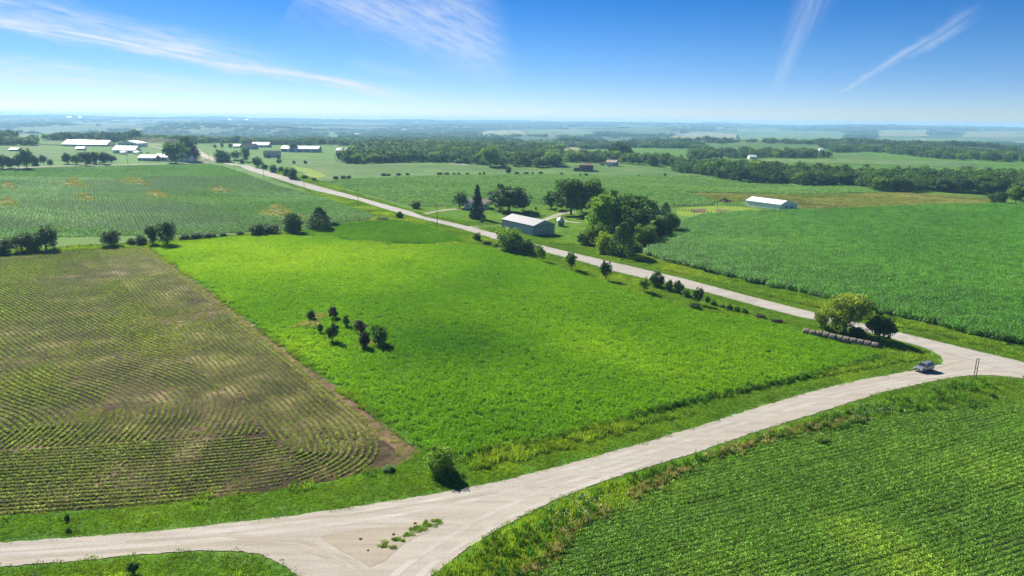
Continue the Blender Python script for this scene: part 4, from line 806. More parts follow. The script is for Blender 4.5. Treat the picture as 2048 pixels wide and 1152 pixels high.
# ------------------------------------------------------------------ round bales
def bale_mat():
    m, nt = newmat('weathered_hay'); tc = nt.nodes.new('ShaderNodeTexCoord').outputs['Object']
    a = noise(nt, tc, 1, 5, .7, (0, 2, 9)); b = noise(nt, gpos(nt), 1.2, 4, .6); c = ramp(nt, a, [(.3, (.10, .085, .075)), (.5, (.19, .165, .14)), (.7, (.31, .275, .23))])
    c = mixc(nt, 1.0, c, ramp(nt, b, [(.3, (.7, .7, .72)), (.7, (1.25, 1.22, 1.15))]), 'MULTIPLY'); finish(nt, c, .95, a, .8, .08, .1); return m
M['bale'] = bale_mat()
B0, B1 = at(1606, 668), at(1757, 699); nb = 11; d = (B1-B0)/nb; bl = math.hypot(d[0], d[1]); byaw = math.atan2(d[1], d[0])
ORD = ['first bale at the left end of the row', 'second bale from the left end', 'third bale from the left end', 'fourth bale from the left end', 'fifth bale from the left end', 'middle bale of the row', 'fifth bale from the right end', 'fourth bale from the right end', 'third bale from the right end', 'second bale from the right end', 'last bale at the right end of the row']
for i in range(nb):
    g = random.Random(i+3); c = B0+d*(i+.5); R_ = .80*g.uniform(.93, 1.05); n_ = 24; V = []; Fc = []; hl = bl*.485; prof = [(-hl, .0), (-hl, R_*.55), (-hl*.98, R_*.92), (-hl*.85, R_), (-hl*.4, R_*1.02), (hl*.4, R_*1.02), (hl*.85, R_), (hl*.98, R_*.92), (hl, R_*.55), (hl, .0)]
    for xx, rr in prof:
        for k_ in range(n_):
            a = 6.2832*k_/n_; z = math.sin(a)*rr*(1+.03*math.sin(3*a+i)); z = max(z, -R_*.86); V.append((xx+.02*math.sin(5*a+i), math.cos(a)*rr*(1.05 if z < -.3 else 1.0), z+R_*.86))
    for q in range(len(prof)-1):
        for k_ in range(n_): Fc.append((q*n_+k_, q*n_+(k_+1) % n_, (q+1)*n_+(k_+1) % n_, (q+1)*n_+k_))
    o = mesh('round_bale', V, Fc, M['bale'], None, True); nr_ = g.uniform(-.12, .12); o.location = (c[0]-math.sin(byaw)*nr_, c[1]+math.cos(byaw)*nr_, float(hz(c[0], c[1]))+.02); o.rotation_euler = (0, 0, byaw+g.uniform(-.05, .05))
    tag(o, 'weathered grey round hay bale, '+ORD[i], 'hay bale', 'round bales under the willow')
# ------------------------------------------------------------------ post frame, marker posts, stones
p = at(1949, 757); fr = tag(empty('sign_frame', p, .12), 'empty two-post wooden sign frame at the road corner', 'sign frame')
for x0 in (-.28, .22): box('post', x0, x0+.1, -.06, .06, -.4, 4.15, 'pole', fr)
for z0 in (4.02, 2.1): box('crossbar', -.178, .218, -.04, .04, z0, z0+.09, 'pole', fr)
p = at(1812, 713); mk = tag(empty('marker_post', p, .2), 'thin white marker post in the tree shade left of the car', 'marker post'); box('post', -.05, .05, -.03, .03, -.3, 1.25, 'white', mk); box('reflector', -.045, .045, -.045, -.03, 1.0, 1.15, 'galv', mk)
p = at(2018, 762); mk = tag(empty('guy_marker', p), 'thin leaning pale rod at the right road edge', 'rod'); a = Vector((-.45, 0, 2.25)); o = lathe('rod', [(.035, -.2), (.035, 2.3), (.0, 2.31)], 8, 'white', mk); o.rotation_euler = (0, -.2, 0); o2 = lathe('collar', [(.06, .2), (.06, .5)], 8, 'galv', o)
for i, (px, py, s, lb) in enumerate([(721, 1079, .2, 'dark clod lying left on the bare dirt fork'), (736, 1102, .15, 'dark clod nearest the camera on the bare dirt fork'), (787, 1070, .18, 'dark clod beside the green tufts on the dirt fork'), (830, 1048, .2, 'dark clod behind the long green tuft of the fork'), (834, 1053, .13, 'small dark clod below the one behind the long tuft')]):
    p = at(px, py); b = bmesh.new(); bmesh.ops.create_icosphere(b, subdivisions=2, radius=s); g = random.Random(i)
    for v in b.verts: v.co *= g.uniform(.75, 1.2); v.co.z *= .6
    me = bpy.data.meshes.new('clod'); b.to_mesh(me); me.materials.append(M['stubble']); o = bpy.data.objects.new('dirt_clod', me); COL.objects.link(o); o.location = (p[0], p[1], p[2]+.09); tag(o, lb, 'clod', 'clods on the road fork')
# ------------------------------------------------------------------ cars
def carpaint(nm, col):
    m, nt = newmat(nm); b = nt.nodes.new('ShaderNodeBsdfPrincipled'); b.inputs['Base Color'].default_value = c4(col); b.inputs['Metallic'].default_value = .45; b.inputs['Roughness'].default_value = .28; b.inputs['Coat Weight'].default_value = .6
    o = nt.nodes.new('ShaderNodeOutputMaterial'); nt.links.new(b.outputs[0], o.inputs[0]); M[nm] = m
carpaint('car_grey', (.30, .31, .33)); carpaint('car_white', (.7, .7, .7)); carpaint('car_dark', (.05, .055, .07)); carpaint('car_red', (.22, .05, .04))
M['tyre'] = paint('tyre', (.02, .02, .02), .9); M['lamp'] = paint('headlight', (.75, .77, .8), .15, .02, .6); M['red'] = paint('tail_light', (.35, .02, .02), .3)
def suv(loc, yaw, paintm, label, detail=True):
    """x forward, length 4.6, width 1.85, height 1.68"""
    o = tag(empty('sport_utility_car', loc, yaw), label, 'car')
    # sections along x: (x, bottom z, belt z, half width bottom, half width belt)
    S = [(2.30, .42, .72, .62, .60), (2.22, .30, .88, .80, .74), (1.95, .24, .98, .90, .84), (1.30, .22, 1.06, .92, .88), (.75, .22, 1.10, .92, .90), (-.6, .22, 1.12, .92, .90), (-1.6, .24, 1.14, .92, .90), (-2.10, .30, 1.14, .89, .86), (-2.30, .42, 1.02, .80, .78)]
    V = []; Fc = []
    for x_, z0, z1, wb, wt in S:
        zm = (z0+z1)/2; V += [(x_, -wb*.92, z0), (x_, -wb, z0+.14), (x_, -wb*1.005, zm), (x_, -wt, z1-.06), (x_, -wt*.86, z1), (x_, wt*.86, z1), (x_, wt, z1-.06), (x_, wb*1.005, zm), (x_, wb, z0+.14), (x_, wb*.92, z0)]
    for i in range(len(S)-1):
        for k_ in range(10): Fc.append((i*10+k_, i*10+(k_+1) % 10, (i+1)*10+(k_+1) % 10, (i+1)*10+k_))
    Fc += [tuple(range(10)), tuple(reversed(range((len(S)-1)*10, len(S)*10)))]
    body = mesh('body', V, Fc, paintm, o, False)
    # cabin: dark glasshouse with painted roof and pillars
    def ring(x0, x1, w, z): return [(x0, -w, z), (x1, -w, z), (x1, w, z), (x0, w, z)]
    lo = ring(-2.12, 1.02, .84, 1.06); hi = ring(-1.85, .22, .64, 1.60)
    cab = mesh('windows', lo+hi, [(0, 1, 5, 4), (1, 2, 6, 5), (2, 3, 7, 6), (3, 0, 4, 7)], M['glass'], o)
    mesh('roof', ring(-1.98, .32, .66, 1.585)+ring(-1.75, .05, .55, 1.68), [(0, 1, 5, 4), (1, 2, 6, 5), (2, 3, 7, 6), (3, 0, 4, 7), (4, 5, 6, 7), (0, 3, 2, 1)], paintm, o)
    def bar(a, b, w=.06):
        a = np.array(a); b = np.array(b); n_ = np.array([w, 0, 0]); m_ = np.array([0, .02*(1 if a[1] > 0 else -1), 0]); P_ = [a-n_/2-m_, a+n_/2-m_, a+n_/2+m_, a-n_/2+m_, b-n_/2-m_, b+n_/2-m_, b+n_/2+m_, b-n_/2+m_]; mesh('pillar', P_, BF, paintm, cab)
    for s in (-1, 1):
        bar((1.02, .845*s, 1.06), (.22, .645*s, 1.6), .10); bar((-.35, .85*s, 1.06), (-.42, .65*s, 1.6), .09); bar((-1.35, .85*s, 1.06), (-1.38, .65*s, 1.6), .14); bar((-2.05, .84*s, 1.06), (-1.82, .64*s, 1.6), .22)
    for sx in (1.42, -1.36):
        for s in (-1, 1):
            w = lathe('wheel', [(.0, -.11), (.26, -.11), (.345, -.09), (.36, 0), (.345, .09), (.26, .11), (.0, .11)], 20, 'tyre', o); w.rotation_euler = (math.pi/2, 0, 0); w.location = (sx, s*.82, .36)
            if detail: q = lathe('rim', [(.0, .125), (.10, .13), (.22, .118), (.235, .10)], 16, 'galv', w); q.scale = (1, 1, 1 if s < 0 else -1)
    if detail:
        for s in (-1, 1):
            box('headlight', 2.02, 2.27, s*.70-.14, s*.70+.14, .74, .87, 'lamp', o); box('tail_light', -2.31, -2.2, s*.72-.1, s*.72+.1, .85, 1.08, 'red', o)
            q = box('mirror', .62, .80, s*.98-.1, s*.98+.1, 1.05, 1.2, 'trim', o); box('door_handle', -.3, -.12, s*.925-.015, s*.925+.015, .92, .96, 'galv', o); box('door_handle', -1.25, -1.08, s*.925-.015, s*.925+.015, .94, .98, 'galv', o)
            box('roof_rail', -1.7, -.1, s*.56-.02, s*.56+.02, 1.68, 1.72, 'trim', o); box('wheel_arch', 1.0, 1.84, s*.915-.02, s*.915+.02, .62, .74, 'trim', o); box('wheel_arch', -1.78, -.94, s*.915-.02, s*.915+.02, .62, .74, 'trim', o)
            box('door_seam', -.37, -.345, s*.93-.004, s*.93+.004, .35, 1.02, 'trim', o); box('sill', -.9, .95, s*.92-.02, s*.92+.02, .22, .34, 'trim', o)
        box('grille', 2.24, 2.33, -.5, .5, .60, .80, 'trim', o); box('bumper', 2.20, 2.36, -.72, .72, .33, .50, 'trim', o); box('number_plate', 2.36, 2.38, -.2, .2, .42, .53, 'white', o); box('rear_bumper', -2.36, -2.2, -.75, .75, .35, .55, 'trim', o)
    return o
pc = (at(1830, 744)+at(1864, 739))/2
suv((pc[0], pc[1], float(hz(pc[0], pc[1]))+.07), math.atan2(-34, -61), M['car_grey'], 'grey sport utility car parked at the mouth of the side road')
for px, py, yw, mt, lb in [(178, 328, .1, 'car_white', 'white car parked at the dark grove by the far road'), (190, 327.5, 2.9, 'car_dark', 'dark car parked among the dark grove by the far road'), (202, 327, .3, 'car_white', 'pale car at the right of the grove parking'), (296, 306, .0, 'car_white', 'white car on the grass right of the canopies'), (281, 307, 3.0, 'car_dark', 'dark car beside the right canopy'), (1219, 334, 2.8, 'car_white', 'white car in front of the tan-roofed garage'), (1205, 331, .3, 'car_dark', 'dark car left of the tan-roofed garage'), (412, 321, .8, 'car_red', 'car raising dust at the crossroads')]:
    p = at(px, py); suv((p[0], p[1], p[2]+.05), yw, M[mt], lb, False)
# ------------------------------------------------------------------ trees: unit meshes (height 1, width 1) shared by copies
def crown(seed, zc=.6, rz=.40, rxy=.5, ncl=60, nl=85, ls=.040, cr=.13, up=.35, flat=1.0, low=.12):
    g = np.random.default_rng(seed); Q = []
    ph = g.random((5, 3))*6.283; am = .10+.10*g.random(5)
    for c in range(ncl):
        d = g.normal(size=3); d /= np.linalg.norm(d); f = 1
        for k in range(5): f += am[k]*math.sin((k+1.5)*d[0]+ph[k, 0])*math.sin((k+1.5)*d[1]+ph[k, 1]+d[2]*2)
        rad = (.42+.55*g.random()**.6)*f if c > ncl*.2 else .45*g.random()
        o = d*np.array([rxy-cr*.6, rxy-cr*.6, rz-cr*.5])*rad; o[2] += zc
        if o[2] < low: o[2] = low+.05*g.random()
        r_ = cr*(.55+.75*g.random()); q = g.normal(size=(nl, 3)); q /= np.linalg.norm(q, axis=1)[:, None]; q *= (.35+.65*g.random(nl)**.5)[:, None]*r_
        q[:, 2] *= .75*flat; p = o+q; p[:, 2] = np.clip(p[:, 2], .015, 1.0)
        Q.append(leafquads(p, ls, g, up))
    return np.concatenate(Q)
def norm_unit(Q):
    Q = Q.copy(); lo = Q.reshape(-1, 3).min(0); hi = Q.reshape(-1, 3).max(0); Q[..., 0] = (Q[..., 0]-(lo[0]+hi[0])/2)/(hi[0]-lo[0]); Q[..., 1] = (Q[..., 1]-(lo[1]+hi[1])/2)/(hi[1]-lo[1])
    Q[..., 2] = Q[..., 2]/hi[2]; return Q
def spruce(seed):
    g = np.random.default_rng(seed); Q = []
    for w in range(30):
        z = .06+.92*w/30; R = .5*(1-z)**.85+.02; nb = max(6, int(18*(1-z))+5)
        for b in range(nb):
            a = g.random()*6.283; rr = R*(.8+.3*g.random()); n_ = 10; s = np.linspace(.15, 1, n_); d = np.array([math.cos(a), math.sin(a)])
            p = np.c_[d[0]*rr*s, d[1]*rr*s, z-.05*s*(1-z)*1.5+.012*g.normal(size=n_)]; p[:, :2] += g.normal(size=(n_, 2))*.02; Q.append(leafquads(p, .085, g, .5, .5))
    return np.concatenate(Q)
def cedar(seed):
    g = np.random.default_rng(seed); n_ = 5200; z = g.random(n_)**1.15; a = g.random(n_)*6.283; R = .48*np.minimum(1, (1-z)*1.5+.05)**.7*(.80+.2*np.sin(3*a+9*z)*np.sin(13*z+seed)); rr = R*(.45+.55*g.random(n_)**.5)
    return leafquads(np.c_[rr*np.cos(a), rr*np.sin(a), .02+.96*z], .05, g, .1, .6)
def willow(seed):
    g = np.random.default_rng(seed); Q = [crown(seed, .56, .46, .5, 120, 90, .042, .14, .1, 1.1, .08)]
    for _ in range(260):
        d = g.normal(size=3); d[2] = abs(d[2])*.8; d /= np.linalg.norm(d); p0 = np.array([d[0]*.45, d[1]*.45, .55+d[2]*.40]); n_ = 9; s = np.linspace(0, 1, n_)
        Q.append(leafquads(p0+np.c_[d[0]*.05*s, d[1]*.05*s, .06*s-.14*s*s]+g.normal(size=(n_, 3))*.012, .030, g, .0, .5))
    return np.concatenate(Q)
def limbs(seed, h0=.30, nb=7, r0=.022, top=.72, spread=.30):
    g = np.random.default_rng(seed); V = []; Fc = []
    def tube(p, q, a, b, n_=6):
        p = np.array(p); q = np.array(q); d = q-p; d = d/np.linalg.norm(d); u = np.cross(d, [.3, .9, .2]); u /= np.linalg.norm(u); v = np.cross(d, u); s = len(V)
        for c, rr in ((p, a), (q, b)):
            for k in range(n_): V.append(c+rr*(math.cos(6.283*k/n_)*u+math.sin(6.283*k/n_)*v))
        for k in range(n_): Fc.append((s+k, s+(k+1) % n_, s+n_+(k+1) % n_, s+n_+k))
    pts = [np.array([0, 0, -.02]), np.array([.01*g.normal(), .01*g.normal(), h0]), np.array([.03*g.normal(), .03*g.normal(), (h0+top)/2]), np.array([.04*g.normal(), .04*g.normal(), top])]
    rs = [r0*1.25, r0, r0*.7, r0*.25]
    for i in range(3): tube(pts[i], pts[i+1], rs[i], rs[i+1])
    for b in range(nb):
        z = h0*.8+(top-h0)*.75*b/nb; a = 2.4*b+g.random(); f = np.clip((z-0)/top, 0, 1); p = np.array([0, 0, z]); ln = spread*(1-.4*b/nb)
        m_ = p+np.array([math.cos(a)*ln*.5, math.sin(a)*ln*.5, .09]); e = p+np.array([math.cos(a)*ln, math.sin(a)*ln, .22]); tube(p, m_, r0*.55, r0*.35); tube(m_, e, r0*.35, r0*.1)
    me = bpy.data.meshes.new('trunk'); me.from_pydata([tuple(v) for v in V], [], Fc); me.materials.append(M['bark']); return me
def stems(seed):
    me = limbs(seed, .12, 8, .014, .5, .32); return me
KIND = {}
def kind(key, qs, trunks): KIND[key] = ([quadmesh('crown', norm_unit(q), M['t_green']) for q in qs], trunks)
kind('oak', [crown(i, .53, .48, .5, 92, 85, .050, .13, low=.07) for i in range(5)], [limbs(i) for i in range(3)])
kind('tall', [crown(10+i, .53, .48, .5, 96, 80, .048, .14, low=.07) for i in range(3)], [limbs(i, .3, 8) for i in range(3)])
kind('ball', [crown(20+i, .53, .48, .5, 70, 85, .05, .16, low=.10) for i in range(3)], [limbs(i, .2, 6, .03) for i in range(2)])
kind('bush', [crown(30+i, .40, .60, .52, 90, 70, .062, .17, low=.02) for i in range(5)], [stems(i) for i in range(2)])
kind('sap', [crown(40+i, .60, .42, .5, 52, 42, .075, .15, low=.26) for i in range(4)], [limbs(i, .28, 6, .022, .8, .22) for i in range(3)])
kind('vase', [crown(50+i, .58, .44, .5, 62, 50, .08, .16, low=.12) for i in range(4)], [limbs(i, .22, 7, .03, .7, .26) for i in range(3)])
kind('spruce', [spruce(1), spruce(2)], [limbs(1, .3, 2, .025, .95, .1)])
kind('cedar', [cedar(1), cedar(2), cedar(3)], [limbs(2, .1, 2, .03, .8, .1)])
kind('willow', [willow(3)], [limbs(4, .22, 9, .035, .75, .34)])
kind('wood', [crown(60+i, .48, .54, .5, 60, 50, .062, .16, low=.04) for i in range(7)], [limbs(5, .25, 3, .025)])
NM = {'oak': ('oak_tree', 'tree'), 'tall': ('shade_tree', 'tree'), 'ball': ('maple_tree', 'tree'), 'bush': ('shrub', 'shrub'), 'sap': ('young_tree', 'tree'), 'vase': ('ornamental_shrub', 'shrub'), 'spruce': ('spruce_tree', 'tree'), 'cedar': ('cedar_tree', 'tree'), 'willow': ('willow_tree', 'tree'), 'wood': ('woodland_tree', 'tree')}
_tc = [0]
def tree_at(loc, h, w, knd, mat, label, group=None):
    _tc[0] += 1; g = random.Random(_tc[0]*13); cr_, tr = KIND[knd]; nm, cat = NM[knd]
    root = empty(nm, loc, g.random()*6.283, (w*g.uniform(1.04, 1.16), w*g.uniform(1.04, 1.16), h)); tag(root, label, cat, group)
    sh = knd in ('bush',)
    a = bpy.data.objects.new('stems' if sh else 'trunk', g.choice(tr)); b = bpy.data.objects.new('foliage' if sh else 'crown', g.choice(cr_))
    for o in (a, b): COL.objects.link(o); o.parent = root
    b.material_slots[0].link = 'OBJECT'; b.material_slots[0].material = M[mat]
    return root
def tree(px, py, hpx, wpx, knd, mat, label, group=None):
    p = at(px, py); k_ = mpp(p); wpx = wpx*(1.16 if 985 < px < 1350 and 405 < py < 515 and wpx > 25 else 1); return tree_at(p, hpx*k_*1.04, wpx*k_, knd, mat, label, group)
for a in [
 # farmstead
 (919, 416, 32, 30, 'ball', 't_dark', 'small round dark maple beside the front drive of the farmhouse'),
 (955, 438, 68, 37, 'spruce', 't_spruce', 'tall blue-green spruce standing in front of the farmhouse'),
 (1018, 427, 57, 74, 'oak', 't_dark', 'broad dark shade tree between the spruce and the grey shed'),
 (1044, 421, 36, 30, 'tall', 't_dark', 'dark tree touching the right side of the broad yard tree'),
 (1102, 417, 35, 30, 'tall', 't_green', 'smaller tree at the left end of the tall grove behind the grain bin'),
 (1142, 430, 72, 62, 'tall', 't_green', 'tallest tree of the grove straight behind the grain bin'),
 (1180, 428, 70, 58, 'tall', 't_green', 'right-hand tall tree of the grove behind the grain bin'),
 (1228, 462, 76, 80, 'oak', 't_green', 'rounded tree in the middle of the large clump beside the corn'),
 (1262, 482, 70, 60, 'oak', 't_green', 'lower tree behind the dark cedar in the large clump'),
 (1190, 492, 46, 40, 'oak', 't_light', 'low pale tree at the left front of the large clump'),
 (1163, 424, 58, 46, 'tall', 't_dark', 'dark tree in the gap of the grove behind the grain bin'),
 (1000, 421, 44, 44, 'oak', 't_dark', 'dark tree at the left shoulder of the broad yard tree'),
 (1248, 470, 88, 92, 'oak', 't_green', 'largest spreading tree of the clump beside the corn field'),
 (1205, 474, 84, 66, 'oak', 't_light', 'paler broad tree on the left of the clump beside the corn'),
 (1280, 462, 68, 52, 'oak', 't_dark', 'dark tree on the right flank of the large clump'),
 (1171, 489, 28, 30, 'bush', 't_dark', 'dark shrub at the left foot of the large tree clump'),
 (1206, 507, 44, 30, 'bush', 't_yellow', 'yellow-green shrub beside the dark cedar near the road'),
 (1244, 512, 66, 48, 'cedar', 't_dark', 'dark dense cedar in front of the large tree clump'),
 (1272, 505, 24, 26, 'bush', 't_light', 'small light shrub tucked against the foot of the dark cedar'),
 (1290, 491, 42, 46, 'bush', 't_light', 'light green shrub right of the dark cedar'),
 (1316, 474, 44, 34, 'bush', 't_dark', 'dark shrub between the large clump and the corn corner'),
 (1340, 466, 42, 38, 'bush', 't_green', 'green shrub at the corner of the corn field'),
 (1331, 428, 22, 24, 'cedar', 't_dark', 'small pointed evergreen beyond the corn corner'),
 (1312, 428, 17, 17, 'cedar', 't_dark', 'smaller evergreen left of the pointed one beyond the corn'),
 # along the main road
 (1021, 502, 48, 58, 'bush', 't_light', 'big rounded roadside bush in front of the grey shed'),
 (1058, 507, 28, 27, 'bush', 't_green', 'medium roadside bush right of the big rounded one'),
 (1078, 503, 13, 17, 'bush', 't_light', 'low pale bush at the road edge beside the first sapling'),
 (954, 482, 17, 17, 'bush', 't_dark', 'small dark bush on the verge left of the big rounded one'),
 (975, 489, 8, 20, 'bush', 't_green', 'low scrubby bush on the verge before the driveway mouth'),
 (992, 494, 9, 18, 'bush', 't_light', 'low pale scrub at the left foot of the big rounded bush'),
 (1082, 523, 30, 20, 'sap', 't_light', 'first sapling of the row, nearest the roadside bushes'),
 (1142, 541, 37, 23, 'sap', 't_green', 'second sapling of the row along the alfalfa'),
 (1211, 563, 43, 24, 'sap', 't_dark', 'third and tallest sapling of the row along the alfalfa'),
 (1288, 586, 33, 26, 'sap', 't_light', 'fourth sapling of the row, beside the dark ragged bush'),
 (1394, 612, 38, 23, 'sap', 't_dark', 'fifth and last sapling of the row along the alfalfa'),
 (1312, 576, 34, 32, 'bush', 't_dark', 'dark ragged bush at the road edge behind the fourth sapling'),
 (1337, 582, 24, 18, 'bush', 't_green', 'upright bush just right of the dark ragged one'),
 (1353, 586, 26, 15, 'bush', 't_dark', 'narrow dark bush on the verge, third from the fourth sapling'),
 (1372, 594, 17, 17, 'bush', 't_green', 'low bush on the verge left of the last sapling'),
 (1363, 583, 16, 12, 'bush', 't_green', 'small bush at the road edge behind the low verge bushes'),
 (1390, 618, 14, 24, 'bush', 't_green', 'low scrub around the foot of the last sapling'),
 (1414, 607, 16, 11, 'bush', 't_green', 'first small shrub right of the last sapling'),
 (1428, 613, 12, 14, 'bush', 't_green', 'second small shrub right of the last sapling'),
 (1444, 618, 10, 13, 'bush', 't_dark', 'third small shrub right of the last sapling'),
 (1459, 623, 15, 14, 'bush', 't_green', 'fourth small shrub right of the last sapling'),
 (1474, 626, 14, 12, 'bush', 't_dark', 'fifth small shrub right of the last sapling'),
 (1490, 629, 13, 13, 'bush', 't_green', 'sixth small shrub right of the last sapling'),
 (1520, 636, 8, 24, 'bush', 't_purple', 'low brownish scrub on the verge before the hay bales'),
 (1555, 646, 8, 26, 'bush', 't_purple', 'low brownish scrub nearest the row of hay bales'),
 (1688, 668, 86, 88, 'willow', 't_willow', 'large pale willow behind the row of round bales'),
 (1641, 657, 36, 28, 'willow', 't_willow', 'small pale side tree at the left edge of the willow'),
 (1757, 684, 60, 56, 'oak', 't_dark', 'dark spreading tree at the right end of the bales'),
 (1712, 676, 26, 40, 'bush', 't_dark', 'dark undergrowth below the willow behind the bales'),
 (1668, 664, 20, 30, 'bush', 't_dark', 'dark undergrowth at the left foot of the willow'),
 # ornamental shrubs in the alfalfa
 (622, 641, 22, 18, 'vase', 't_dark', 'far left small dark shrub on a trunk in the alfalfa'),
 (667, 639, 26, 20, 'vase', 't_purple', 'dusky purple shrub at the back of the alfalfa group'),
 (693, 655, 28, 15, 'vase', 't_light', 'slim light green shrub at the back of the alfalfa group'),
 (642, 668, 22, 11, 'vase', 't_dark', 'thin small shrub left of the tall dark one in the alfalfa'),
 (665, 685, 41, 27, 'vase', 't_dark', 'tall dark green vase-shaped shrub in the alfalfa'),
 (722, 668, 28, 31, 'vase', 't_purple', 'wide purple shrub behind the right-hand pair in the alfalfa'),
 (729, 698, 36, 23, 'vase', 't_purple', 'front purple shrub standing lowest of the alfalfa group'),
 (759, 691, 39, 45, 'vase', 't_green', 'wide green shrub at the right of the alfalfa group'),
 # foreground
 (880, 944, 58, 66, 'bush', 't_light', 'large leafy bush at the corner of the alfalfa and tilled fields'),
 (778, 940, 10, 26, 'bush', 't_green', 'low bush on the field edge left of the large corner bush'),
 (136, 1054, 28, 11, 'sap', 't_dark', 'tiny sapling on the verge between tilled field and road'),
 (267, 1150, 31, 29, 'vase', 't_green', 'small leafy sapling in the grass below the side road'),
 (66, 1158, 10, 18, 'bush', 't_dark', 'dark tuft of shrub at the bottom edge left of the leafy sapling'),
 (1641, 886, 16, 30, 'bush', 't_light', 'pale grey-green shrub at the edge of the lower bean field'),
 (1985, 797, 10, 16, 'bush', 't_dark', 'small dark shrub in the yellow grass right of the post frame'),
 (1718, 866, 8, 18, 'bush', 't_dark', 'small dark shrub at the bean edge right of the pale one'),
 # fence row left of centre
 (6, 508, 30, 42, 'bush', 't_dark', 'dark tree cut by the left edge on the fence row'),
 (44, 503, 38, 42, 'ball', 't_dark', 'left tree of the dark pair on the fence row'),
 (93, 500, 48, 46, 'ball', 't_dark', 'taller right tree of the dark pair on the fence row'),
 (66, 503, 36, 36, 'bush', 't_dark', 'low dark bush joining the pair of trees on the fence row'),
 (224, 492, 32, 40, 'ball', 't_dark', 'lone rounded tree on the fence row'),
 (262, 489, 12, 18, 'bush', 't_green', 'low scrub on the fence row right of the lone tree'),
 (283, 488, 19, 22, 'bush', 't_dark', 'small dark bush left of the twin fence row trees'),
 (305, 490, 38, 26, 'tall', 't_dark', 'left of the twin dark trees on the fence row'),
 (335, 491, 48, 33, 'ball', 't_dark', 'right and taller of the twin dark trees on the fence row'),
 (370, 480, 12, 26, 'bush', 't_dark', 'leftmost low bush of the long fence row hedge'),
 (394, 478, 14, 28, 'bush', 't_dark', 'second low bush of the long fence row hedge'),
 (418, 476, 13, 28, 'bush', 't_dark', 'third low bush of the long fence row hedge'),
 (446, 472, 8, 16, 'bush', 't_dark', 'small bush in the gap of the fence row hedge'),
 (480, 470, 8, 18, 'bush', 't_dark', 'small bush left of the thick dark thicket'),
 (514, 470, 22, 34, 'bush', 't_dark', 'left end of the thick dark thicket by the alfalfa'),
 (544, 468, 20, 34, 'bush', 't_dark', 'middle of the thick dark thicket by the alfalfa'),
 (584, 465, 38, 40, 'bush', 't_dark', 'tall right end of the thick dark thicket by the alfalfa'),
 (640, 457, 42, 48, 'cedar', 't_dark', 'dark conical tree right of the thick thicket'),
 (668, 452, 10, 26, 'bush', 't_dark', 'low bush at the right foot of the dark conical tree'),
 (799, 438, 15, 17, 'bush', 't_green', 'round bush on the verge above the darker alfalfa lobe'),
 (765, 440, 6, 30, 'bush', 't_green', 'low scrub along the top of the darker alfalfa lobe'),
 (832, 417, 15, 22, 'bush', 't_dark', 'dark bush at the field corner left of the front drive'),
 (1120, 424, 9, 12, 'bush', 't_yellow', 'small pale bush beside the farm track behind the bin'),
 (1072, 420, 7, 5, 'cedar', 't_dark', 'tiny clipped evergreen on the farm lawn'),
 (963, 445, 8, 9, 'bush', 't_dark', 'small shrub at the foot of the yard pole'),
 # north of the main road
 (440, 323, 23, 26, 'bush', 't_green', 'bushy tree at the dusty crossroads'),
 (453, 324, 20, 22, 'bush', 't_green', 'second bushy tree right of the dusty crossroads'),
 (470, 319, 18, 20, 'ball', 't_green', 'rounded tree on the lawn right of the crossroads'),
 (492, 323, 28, 20, 'tall', 't_green', 'tall narrow tree left of the white house'),
 (484, 327, 9, 10, 'bush', 't_dark', 'low bush at the left foot of the tall narrow tree'),
 (515, 335, 21, 23, 'ball', 't_dark', 'round dark tree on the road bank below the white house'),
 (530, 338, 10, 13, 'bush', 't_green', 'small bush right of the round dark bank tree'),
 (547, 345, 16, 17, 'bush', 't_dark', 'bush on the road bank, second below the white house'),
 (562, 344, 11, 13, 'bush', 't_dark', 'bush on the road bank, third below the white house'),
 (574, 352, 17, 16, 'bush', 't_green', 'bush left of the last thick bush on the road bank'),
 (586, 357, 22, 20, 'bush', 't_dark', 'last thick bush on the road bank beside the hay strip'),
 (558, 326, 8, 12, 'bush', 't_green', 'small bush in the pasture right of the white house'),
 (588, 327, 6, 7, 'bush', 't_green', 'tiny bush in the pasture near the white house'),
 (611, 327, 6, 8, 'bush', 't_dark', 'round dark pasture bush nearest the white house'),
 (536, 316, 9, 8, 'bush', 't_dark', 'foundation shrub left of the white house door'),
 (557, 317, 8, 8, 'bush', 't_dark', 'foundation shrub at the right corner of the white house'),
 # left farm
 (352, 326, 44, 48, 'oak', 't_green', 'large leafy tree in front of the left farm house'),
 (376, 321, 46, 42, 'oak', 't_dark', 'large dark tree behind the leafy one at the left farm'),
 (388, 323, 27, 28, 'ball', 't_purple', 'dusky purple tree at the right end of the left farm'),
 (134, 328, 22, 20, 'oak', 't_dark', 'leftmost tree of the dark grove along the far gravel road'),
 (153, 329, 20, 20, 'oak', 't_dark', 'second tree of the dark grove along the far gravel road'),
 (172, 331, 28, 28, 'oak', 't_dark', 'third and largest tree of the dark grove by the far road'),
 (191, 328, 24, 20, 'oak', 't_dark', 'fourth tree of the dark grove along the far gravel road'),
 (208, 328, 24, 26, 'oak', 't_dark', 'fifth tree of the dark grove along the far gravel road'),
 (224, 325, 15, 22, 'ball', 't_purple', 'low brownish tree at the right end of the dark grove'),
 (6, 337, 27, 24, 'oak', 't_dark', 'tree at the left picture edge by the far gravel road'),
 (22, 336, 22, 20, 'oak', 't_dark', 'second tree from the left edge by the far gravel road'),
 (38, 337, 26, 22, 'oak', 't_dark', 'third tree from the left edge by the far gravel road'),
 (54, 336, 38, 26, 'tall', 't_green', 'tallest tree near the left edge by the far gravel road'),
 (70, 331, 22, 18, 'bush', 't_green', 'bushy tree right of the tallest one at the left edge'),
 (88, 328, 18, 16, 'ball', 't_dark', 'small round tree left of the dark grove'),
